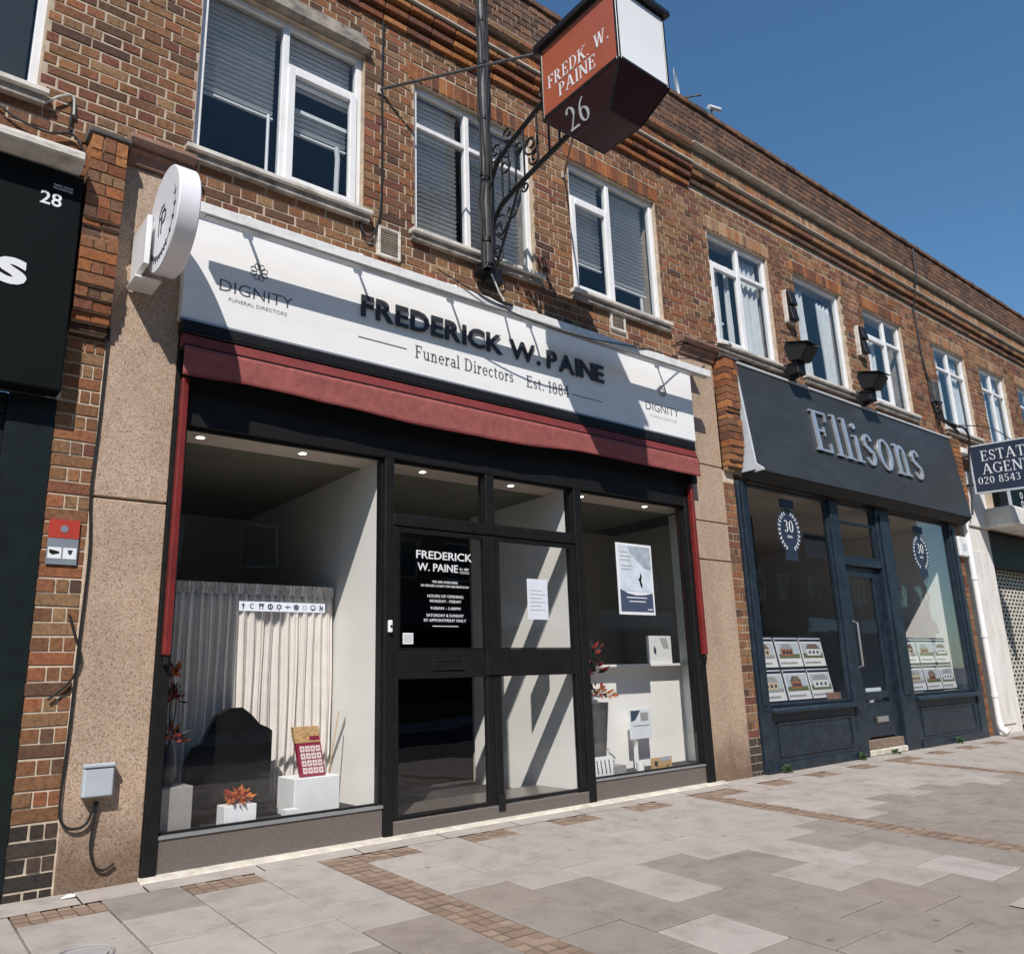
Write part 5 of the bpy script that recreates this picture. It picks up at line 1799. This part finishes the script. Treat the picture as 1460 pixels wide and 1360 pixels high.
# interior of number 24
mk('shop_floor', B().box(6.9, 12.0, .1, 5, -.06, .04), 'floor_carpet', H24)
mk('shop_ceiling', B().box(6.9, 12.0, .1, 5, 2.87, 2.92), 'ceiling_tan', H24)
mk('partition', B().box(6.82, 6.88, .1, 5, -.05, 2.92), 'plaster_olive', H24)
mk('partition', B().box(11.92, 11.98, .1, 5, -.05, 2.92), 'plaster_white', H24)
mk('partition', B().box(8.68, 8.74, 1.1, 3.4, -.05, 2.92), 'plaster_dark', H24)  # dark colour stands in for shade, hiding a sunlit triangle
mk('partition', B().box(6.9, 8.68, 2.4, 2.46, -.05, 2.92), 'plaster_beige', H24)
mk('partition', B().box(8.74, 12.0, 4.2, 4.26, -.05, 2.92), 'plaster_beige', H24)
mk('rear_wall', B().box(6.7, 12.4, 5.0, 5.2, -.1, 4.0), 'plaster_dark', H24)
mk('window_board', B().box(7.04, 8.62, .06, .5, .56, .60), 'frame_black', H24)
mk('window_board', B().box(10.03, 11.74, .06, .5, .56, .60), 'frame_black', H24)
mk('transom_notice', B().box(8.90, 9.64, .5, .52, 2.28, 2.58), 'grey_print', H24)
mk('transom_notice', B().box(8.90, 9.64, .49, .498, 2.50, 2.56), 'sticker_blue', H24)

E = thing('shop_signboard', 'dark slate signboard with raised silver letters Ellisons', 'shop sign', (9.5, -.15, 3.5))
fz = lambda z: -.095 - (4.145 - z) / (4.145 - 2.955) * .125        # front face leans outwards at the bottom
mk('panel', B().profx([(-.095, 4.145), (-.01, 4.145), (-.01, 2.955), (-.22, 2.955)], 6.985, 12.10), 'slate_panel', E, bevel=.003)
mk('soffit', B().profx([(-.215, 2.953), (-.036, 2.953), (-.036, 2.872), (-.10, 2.872)], 6.95, 12.12), 'frame_black', E, bevel=.004)
mk('top_trim', B().box(6.97, 12.11, -.112, -.0, 4.147, 4.172), 'pale_panel', E, bevel=.003)
mk('end_cap', B().profx([(-.085, 4.15), (-.0, 4.15), (-.0, 2.93), (-.30, 2.93), (-.29, 2.96), (-.215, 3.02)], 6.958, 6.983), 'pale_panel', E, bevel=.003)
x = 8.225
for i, (c, wd, h, g_) in enumerate((('E', .40, .50, .035), ('l', .19, .50, .03), ('l', .19, .50, .03), ('i', .19, .52, .04), ('s', .30, .63, .045), ('o', .40, .63, .045), ('n', .40, .63, .05), ('s', .30, .63, 0))):
    zb_ = 3.365 - .035 * (x - 8.225) / 2.4
    pl_ = lambda u, v, d, x=x, zb_=zb_: (x + u, fz(zb_ + v) - .004 - d * 1.0, zb_ + v)
    mk('letter', serif(c, pl_, wd, h, .024, 0), 'chrome_letter', E)
    x += wd + g_

for i, (x, lb) in enumerate(((7.98, 'left black floodlight on the top edge of the slate Ellisons signboard'.replace(' Ellisons', '')), (9.60, 'right black floodlight on the top edge of the slate signboard'))):
    fl_ = thing('floodlight', lb, 'floodlight', (x, -.25, 4.3), group='floodlights over the slate signboard')
    b = B().profx([(-.42, 4.50), (-.17, 4.58), (-.14, 4.54), (-.18, 4.36), (-.32, 4.34), (-.43, 4.47)], x - .11, x + .13)
    mk('housing', b, 'lantern_black', fl_, bevel=.006)
    mk('visor', B().profx([(-.46, 4.508), (-.15, 4.603), (-.15, 4.592), (-.46, 4.498)], x - .13, x + .15), 'lantern_black', fl_, bevel=.002)
    mk('lens', B().profx([(-.425, 4.462), (-.328, 4.335), (-.322, 4.330), (-.433, 4.458)], x - .09, x + .11), 'dark_glass', fl_)
    mk('gearbox', B().box(x - .07, x + .09, -.27, -.12, 4.20, 4.352), 'iron_black', fl_, bevel=.01)
    mk('arm', B().tube([(x, -.24, 4.22), (x, -.2, 4.175), (x, -.08, 4.18)], .018, 8), 'iron_black', fl_, smooth=True)

# property cards in the two windows
def card_rack(x0, xs, zs, y, label, skew=.0, pale=True):
    r_ = thing('property_display', label, 'display rack', (x0, y, .6), 'racks of property cards in the navy shop windows')
    k = 0
    for zi, (za, zb_) in enumerate(zs):
        for xi, (xa, xb) in enumerate(xs):
            sx_ = lambda px, py, pz: (px + (pz - .6) * skew, py, pz)
            xa2, xb2 = xa + (zi * .0), xb
            c_ = mk('property_card', B().box(xa2, xb2, y, y + .008, za, zb_).xf(sx_), 'box_white', r_)
            pa, pb, pz, pt = xa2 + .02, xb2 - .02, za + .09, zb_ - .05
            pw = pb - pa
            fx = lambda d: (lambda u, v: sx_(u, y - d, v))
            mk('photo', B().box(pa, pb, y - .0015, y, pz, pt).xf(sx_), 'sky_print', c_)
            mk('photo_lawn', B().box(pa, pb, y - .0022, y - .0015, pz, pz + (pt - pz) * (.22 + .05 * (k % 3))).xf(sx_), 'lawn_print' if k % 3 else 'grey_print', c_)
            h0 = pa + pw * (.12 + .08 * (k % 2)); h1 = pb - pw * (.10 + .1 * ((k + 1) % 3)); hz = pz + (pt - pz) * .62
            mk('photo_house', B().prism([(h0, pz + .025), (h1, pz + .025), (h1, hz), (h1 - pw * .12, hz + .045), (h0 + pw * .12, hz + .045), (h0, hz)], fx(.0022), fx(.0030)), ('house_cream', 'house_brick', 'white_print')[k % 3], c_)
            mk('photo_roof', B().prism([(h0 - .006, hz - .004), (h1 + .006, hz - .004), (h1 - pw * .12, hz + .048), (h0 + pw * .12, hz + .048)], fx(.0031), fx(.0037)), 'worn_wood' if k % 2 else 'grey_print', c_)
            for wi in range(3):
                wx = h0 + (h1 - h0) * (.16 + .28 * wi)
                mk('photo_window', B().prism(sbox(wx, pz + .045, wx + pw * .10, pz + .075), fx(.0031), fx(.0036)), 'sticker_blue', c_)
            mk('card_heading', B().box(xa2 + .005, xb2 - .005, y - .0015, y, zb_ - .035, zb_ - .01).xf(sx_), 'sticker_blue', c_)
            mk('card_text', B().box(xa2 + .02, xb2 - .10, y - .0015, y, za + .03, za + .05).xf(sx_), 'grey_print', c_)
            k += 1
    mk('back_board', B().box(xs[0][0] - .02, xs[-1][1] + .02, y + .0095, y + .015, zs[0][0] - .02, zs[-1][1] + .02).xf(lambda px, py, pz: (px + (pz - .6) * skew, py, pz)), 'sticker_blue', r_)


card_rack(7.5, [(7.29, 7.71), (7.75, 8.18), (8.21, 8.64)], [(.645, .955), (.985, 1.285)], .20, 'six property cards on a dark rack in the left navy-framed window', -.28)
card_rack(10.6, [(10.50, 10.92), (10.96, 11.38), (11.41, 11.80)], [(.645, .955), (.985, 1.285)], .22, 'six property cards on a dark rack in the right navy-framed window', -.28)
solo('leaflet', B().box(8.30, 8.58, .10, .11, .62, .70), 'stone_red', 'small red and white leaflet at the foot of the left navy-framed window', 'leaflet')
solo('leaflet', B().box(9.12, 9.46, .09, .10, .585, .72), 'sticker_pale', 'small pale leaflet standing behind the navy door glass', 'leaflet')


def laurel(x, z, label):
    y = .0175
    r_ = thing('anniversary_sticker', label, 'window sticker', (x, y, z), 'round laurel stickers on the navy shop windows')
    poly = [(x + .225 * math.cos(rad(a)), z + .02 + .250 * math.sin(rad(a))) for a in range(0, 360, 15)]
    mk('backing', B().prism(poly, lambda u, v: (u, y, v), lambda u, v: (u, y - .0015, v)), 'sticker_blue', r_)
    mk('backing', B().box(x - .12, x + .12, y - .0014, y, z - .30, z - .205), 'sticker_blue', r_)
    mk('backing', B().box(x - .14, x + .14, y - .0014, y, z + .275, z + .375), 'sticker_blue', r_)
    b = B()
    for s_ in (-1, 1):
        for i in range(11):
            a = rad(-70 + i * 13.5)
            cx_, cz_ = x + s_ * .185 * math.cos(a), z + .02 + .205 * math.sin(a)
            for sd in (-1, 1):
                t = a + math.pi / 2 + sd * .6
                dx, dz = math.cos(t), math.sin(t)
                q = [(0, 0), (.020 * dx - .008 * dz, .020 * dz + .008 * dx), (.040 * dx, .040 * dz), (.020 * dx + .008 * dz, .020 * dz - .008 * dx)]
                b.prism([(cx_ + s_ * u, cz_ + v) for u, v in q], lambda u, v: (u, y - .0015, v), lambda u, v, i=i: (u, y - .0027 - .0001 * (i % 3), v))
    mk('laurel_wreath', b, 'white_print', r_)
    mk('lettering', serif('30', FRONT(x - .092, y - .0015, z + .01), .184, .13, .0015, .03), 'white_print', r_)
    mk('lettering', text('YEARS', FRONT(x - .05, y - .0015, z - .055), .10, .028, .0015), 'white_print', r_)


laurel(7.80, 2.40, 'blue 30 years laurel sticker in the left navy-framed window')
laurel(10.87, 2.38, 'blue 30 years laurel sticker in the right navy-framed window')

dpw = thing('downpipe', 'white downpipe beside the brick column at the right end of the navy shop', 'pipe', (12.22, -.06, 0))
mk('pipe', B().tube([(12.235, -.06, .12), (12.235, -.06, 2.95)], .042, 14), 'upvc', dpw, smooth=True)
mk('shoe', B().tube([(12.235, -.06, .16), (12.235, -.075, .09), (12.235, -.15, .03)], .047, 14), 'upvc', dpw, smooth=True)
for z in (.5, 1.3, 2.1):
    mk('pipe_clip', B().tube([(12.235, -.06, z), (12.235, -.06, z + .05)], .05, 14), 'upvc', dpw, smooth=True)
ab = thing('alarm_box', 'white alarm box on the narrow brick column right of the navy shop', 'alarm box', (12.05, -.06, 2.57))
mk('box_body', B().box(11.90, 12.20, -.075, -.004, 2.42, 2.70), 'upvc', ab, bevel=.012)
mk('box_print', B().box(11.99, 12.11, -.077, -.075, 2.50, 2.60), 'pale_panel', ab)

# ------------------------------------------------------------------ number 22 and beyond
H22 = thing('terraced_building', 'brick terrace building over the white shop front at the right edge', 'building', (15, 0, 0), 'terraced brick buildings in the shop row')
bk = Bricks()
w22 = [(12.31, 13.45), (14.0, 15.05), (15.62, 16.7)]
upper_storey(H22, bk, 12.16, 22, w22, 'plain')
cornice(bk, H22, 12.0, 22, 'plain')
for a, c in w22:
    arch(bk, a, c, 'tan_brick')
bk.soldiers(11.62, 11.74, 5.42, 5.62, -.004, 'orange_brick', .06) if False else None
for i, (a, c) in enumerate(w22):
    m_ = a + (c - a) * .52
    w_ = window(H22, a, c, [(a, m_, 'two'), (m_, c, 'two')])
    drape(a + .12, a + .42, 4.42, 5.7, .15, w_, seed=20 + i)
    drape(m_ + .08, c - .08, 4.42, 5.7, .15, w_, seed=30 + i)
bk.emit(H22, 150, 10)
mk('white_pilaster', B().box(12.30, 13.18, -.0, .4, -.05, 2.9), 'render_white', H22, bevel=.01)
mk('white_pilaster', B().box(12.36, 13.22, -.03, .4, 2.91, 3.75), 'render_white', H22, bevel=.01)
mk('pilaster_panel', B().box(12.42, 12.95, -.018, -.001, .12, 2.55), 'render_white', H22, bevel=.006)
mk('canopy_box', B().box(13.10, 20, -.42, .0, 2.92, 3.22), 'render_white', H22, bevel=.03)
mk('fascia', B().box(13.60, 20, -.10, .0, 3.24, 3.95), 'fascia_dark', H22)
mk('fascia_cap', B().box(12.34, 20, -.16, .0, 3.96, 4.05), 'render_white', H22, bevel=.01)
sh_ = mk('roller_shutter', B().box(13.19, 20, .22, .25, 0, 2.9), 'frame_black', H22)
b = B()
z = .05
row = 0
while z < 2.35:
    x = 13.22 + (row % 2) * .07
    while x < 15.5:
        b.box(x, x + .135, .205, .219, z, z + .022)
        b.box(x, x + .030, .204, .2185, z + .0225, z + .060)
        x += .14
    z += .0605
    row += 1
mk('shutter_links', b, 'shutter_steel', H22, kind='stuff')
mk('shutter_hood', B().box(13.19, 20, .05, .22, 2.36, 2.90), 'frame_black', H22, bevel=.01)
b = B().box(12.6, 22, .4, .6, -.1, 4.1)
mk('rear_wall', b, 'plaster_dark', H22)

es = thing('estate_sign', 'projecting navy board reading ESTATE AGENTS with a phone number', 'projecting sign', (12.6, -.6, 3.7))
XE = 12.60
shear = lambda y: (y + .12) * .06
mk('board', B().box(XE, XE + .05, -1.42, -.15, 3.385, 4.085).xf(lambda x, y, z: (x, y, z + shear(y))), 'sticker_blue', es)
mk('board_frame', B().add(*(lambda q: (q.v, q.f))(B().frame(0, 1.30, 0, .73, .022, -.008, .058).xf(lambda u, d, v: (XE + d, -.135 - u, 3.37 + v + shear(-.135 - u))))), 'pale_panel', es)
pe = lambda z0, y0: (lambda u, v, d: (XE - d, y0 - u, z0 + v + shear(y0 - u) - shear(y0)))
mk('lettering', serif('ESTATE', pe(3.835, -.29), .70, .155, .002, .05), 'white_print', es)
mk('lettering', serif('AGENTS', pe(3.640, -.28), .76, .155, .002, .05), 'white_print', es)
mk('lettering', serif('020 8543 1', pe(3.50, -.20), .66, .105, .002, .05), 'white_print', es)
mk('wall_bracket', B().box(XE + .005, XE + .045, -.15, .0, 3.50, 3.54), 'iron_black', es)
mk('wall_bracket', B().box(XE + .005, XE + .045, -.15, .0, 3.95, 3.99), 'iron_black', es)
cb = thing('second_signboard', 'dark board with a white emblem below the projecting estate agents board', 'shop sign', (14.5, -.1, 3.5))
mk('board', B().box(13.95, 16, -.13, -.102, 3.30, 3.70), 'fascia_dark', cb)
mk('board_edge', B().box(13.92, 13.95, -.14, -.102, 3.29, 3.71), 'pale_panel', cb)
for z_ in (3.42, 3.56):
    b = B()
    for i in range(8):
        a = i * .785
        b.cyl((14.42 + .05 * math.cos(a), -.131, z_ + .045 * math.sin(a)), (14.42 + .05 * math.cos(a), -.134, z_ + .045 * math.sin(a)), .014, 6)
    mk('emblem', b, 'white_print', cb)

# wall cables, boxes at the joint of numbers 24 and 22
tb = thing('telephone_box', 'grey telephone junction box with bundled cables beside the right upper windows', 'junction box', (11.95, -.06, 4.9))
mk('box_body', B().box(11.90, 12.06, -.09, .0, 4.70, 5.02), 'pipe_grey', tb, bevel=.01)
for s_ in range(7):
    r = random.Random(50 + s_)
    pts = [(12.0 + r.uniform(-.10, .10), -.05 + r.uniform(-.04, .02), 4.72 - .09 * i) for i in range(4)]
    pts += [(12.05 + r.uniform(-.05, .15), -.16 + r.uniform(-.05, .02), 4.34), (12.2 + r.uniform(-.1, .1), -.18, 4.25)]
    mk('cable_bundle', B().tube(pts, .013, 6), 'cable_black', tb, smooth=True)
cable([(11.82, -.02, 6.2), (11.83, -.015, 5.8), (11.86, -.015, 5.3), (11.93, -.02, 5.0)], .014, 'cable_black', 'black cable running down the bricks to the grey telephone junction box')
cable([(11.80, -.16, 7.1), (11.80, -.15, 6.72), (11.80, -.1, 6.5), (11.82, -.03, 6.2)], .014, 'cable_black', 'black cable coming over the parapet above the estate agents')
cable([(12.1, -.18, 4.30), (12.35, -.22, 4.33), (12.5, -.22, 4.2), (12.52, -.16, 3.9), (12.5, -.12, 3.4), (12.45, -.1, 3.05)], .016, 'cable_black', 'thick cable bundle curving down beside the projecting estate agents board')
cable([(12.2, -.16, 4.36), (13.2, -.3, 4.44), (14.5, -.3, 4.36), (17, -.3, 4.5)], .008, 'cable_black', 'thin black cable strung past the far right upper windows')
cable([(8.42, -.012, 4.9), (8.40, -.012, 4.7), (8.30, -.02, 4.45), (8.12, -.05, 4.3)], .008, 'cable_black', 'thin cable from the brick wall to the left floodlight')
cable([(7.0, -.02, 4.42), (6.85, -.14, 4.31), (6.6, -.13, 4.28), (6.35, -.10, 4.24), (6.0, -.05, 4.13)], .007, 'cable_black', 'thin black cable draped over the red stone pilaster cap')

# aerials on the roof
sd = thing('satellite_dish', 'small white satellite dish above the parapet beside the lantern sign', 'satellite dish', (7.0, .7, 7.6))
b = B().lathe(0, 0, [(.001, 0), (.10, .008), (.20, .035), (.27, .07), (.262, .075), (.19, .045), (.001, .012)], 28)
b.xf(lambda x, y, z: (6.69 + x * .55 - z * .5, .14 - z * .86 + x * .3, 7.64 + y * .62))
mk('dish', b, 'dish_white', sd, smooth=True)
mk('mast', B().tube([(6.78, .18, 6.9), (6.78, .18, 7.66)], .018, 8), 'pipe_grey', sd)
mk('feed_arm', B().tube([(6.74, .16, 7.52), (6.86, -.10, 7.46)], .012, 6), 'pipe_grey', sd)
cm = thing('roof_camera', 'small white device on a stub above the middle of the parapet', 'roof camera', (7.6, .1, 7.3))
mk('stub', B().tube([(7.27, .06, 7.2), (7.27, .06, 7.56)], .016, 8), 'pipe_grey', cm)
mk('body', B().tube([(7.20, .05, 7.56), (7.42, .05, 7.62)], .028, 10), 'dish_white', cm, smooth=True)

# weeds and litter at the wall foot
def weed(x, y, s_, label, seed):
    t_w = thing('weed', label, 'weed', (x, y, 0), 'weeds along the foot of the navy shop')
    petal_cluster('leaves', x, y, .02 * s_, 46, .085 * s_, ['leaf_weed'], t_w, seed, .9, .035 * s_)
    return t_w


weed(7.14, -.08, .75, 'green weed growing at the foot of the left navy shop panel', 21)
weed(8.55, -.07, .7, 'small weed at the foot of the navy shop left of the door', 22)
weed(10.9, -.08, .7, 'low green weed at the foot of the right navy shop panel', 23)
weed(9.3, -.06, .6, 'tiny weed in front of the navy shop doorstep', 24)
solo('litter', B().add([(.93, -.10, -.001), (.99, -.12, .004), (.995, -.095, .012), (.95, -.075, .004), (.96, -.1, .014)], [(0, 1, 4), (1, 2, 4), (2, 3, 4), (3, 0, 4), (0, 3, 2, 1)]), 'box_white', 'scrap of white paper litter at the foot of the left granite pilaster', 'litter')

# ------------------------------------------------------------------ the other side of the street, seen only in reflections
OP = thing('terraced_building', 'long brick terrace across the road behind the viewer', 'building', (10, -19, 0))
holes = []
x = -18.0
while x < 52:
    holes.append((x + .7, x + 2.0, 4.5, 5.9))
    holes.append((x + 3.0, x + 4.3, 4.5, 5.9))
    holes.append((x + .4, x + 4.6, .2, 2.7))
    x += 5.2
b = B()
wall_with_holes(b, -20, 54, -19.4, -19.05, -.3, 11.5, holes)
mk('wall', b, 'far_brick', OP)
mk('roof', B().profx([(-27, 13.6), (-19, 11.5), (-19.0, 11.6), (-27, 13.7)], -20, 54), 'slate_coping', OP)
mk('interior', B().box(-20, 54, -20.8, -20.7, -.3, 11.5), 'plaster_dark', OP)
x = -18.0
i = 0
while x < 52:
    mk('signboard', B().box(x + .3, x + 4.7, -19.04, -18.9, 2.85, 3.6), ('far_white', 'fascia_dark', 'sticker_blue', 'sign_white')[i % 4], OP)
    for a in (.7, 3.0):
        f = mk('window', B().frame(x + a, x + a + 1.3, 4.5, 5.9, .08, -19.3, -19.2), 'upvc', OP)
        mk('pane', B().box(x + a, x + a + 1.3, -19.26, -19.25, 4.5, 5.9), 'dark_glass', f)
    f = mk('shop_window', B().frame(x + .4, x + 4.6, .2, 2.7, .07, -19.3, -19.2), 'frame_black', OP)
    x += 5.2
    i += 1
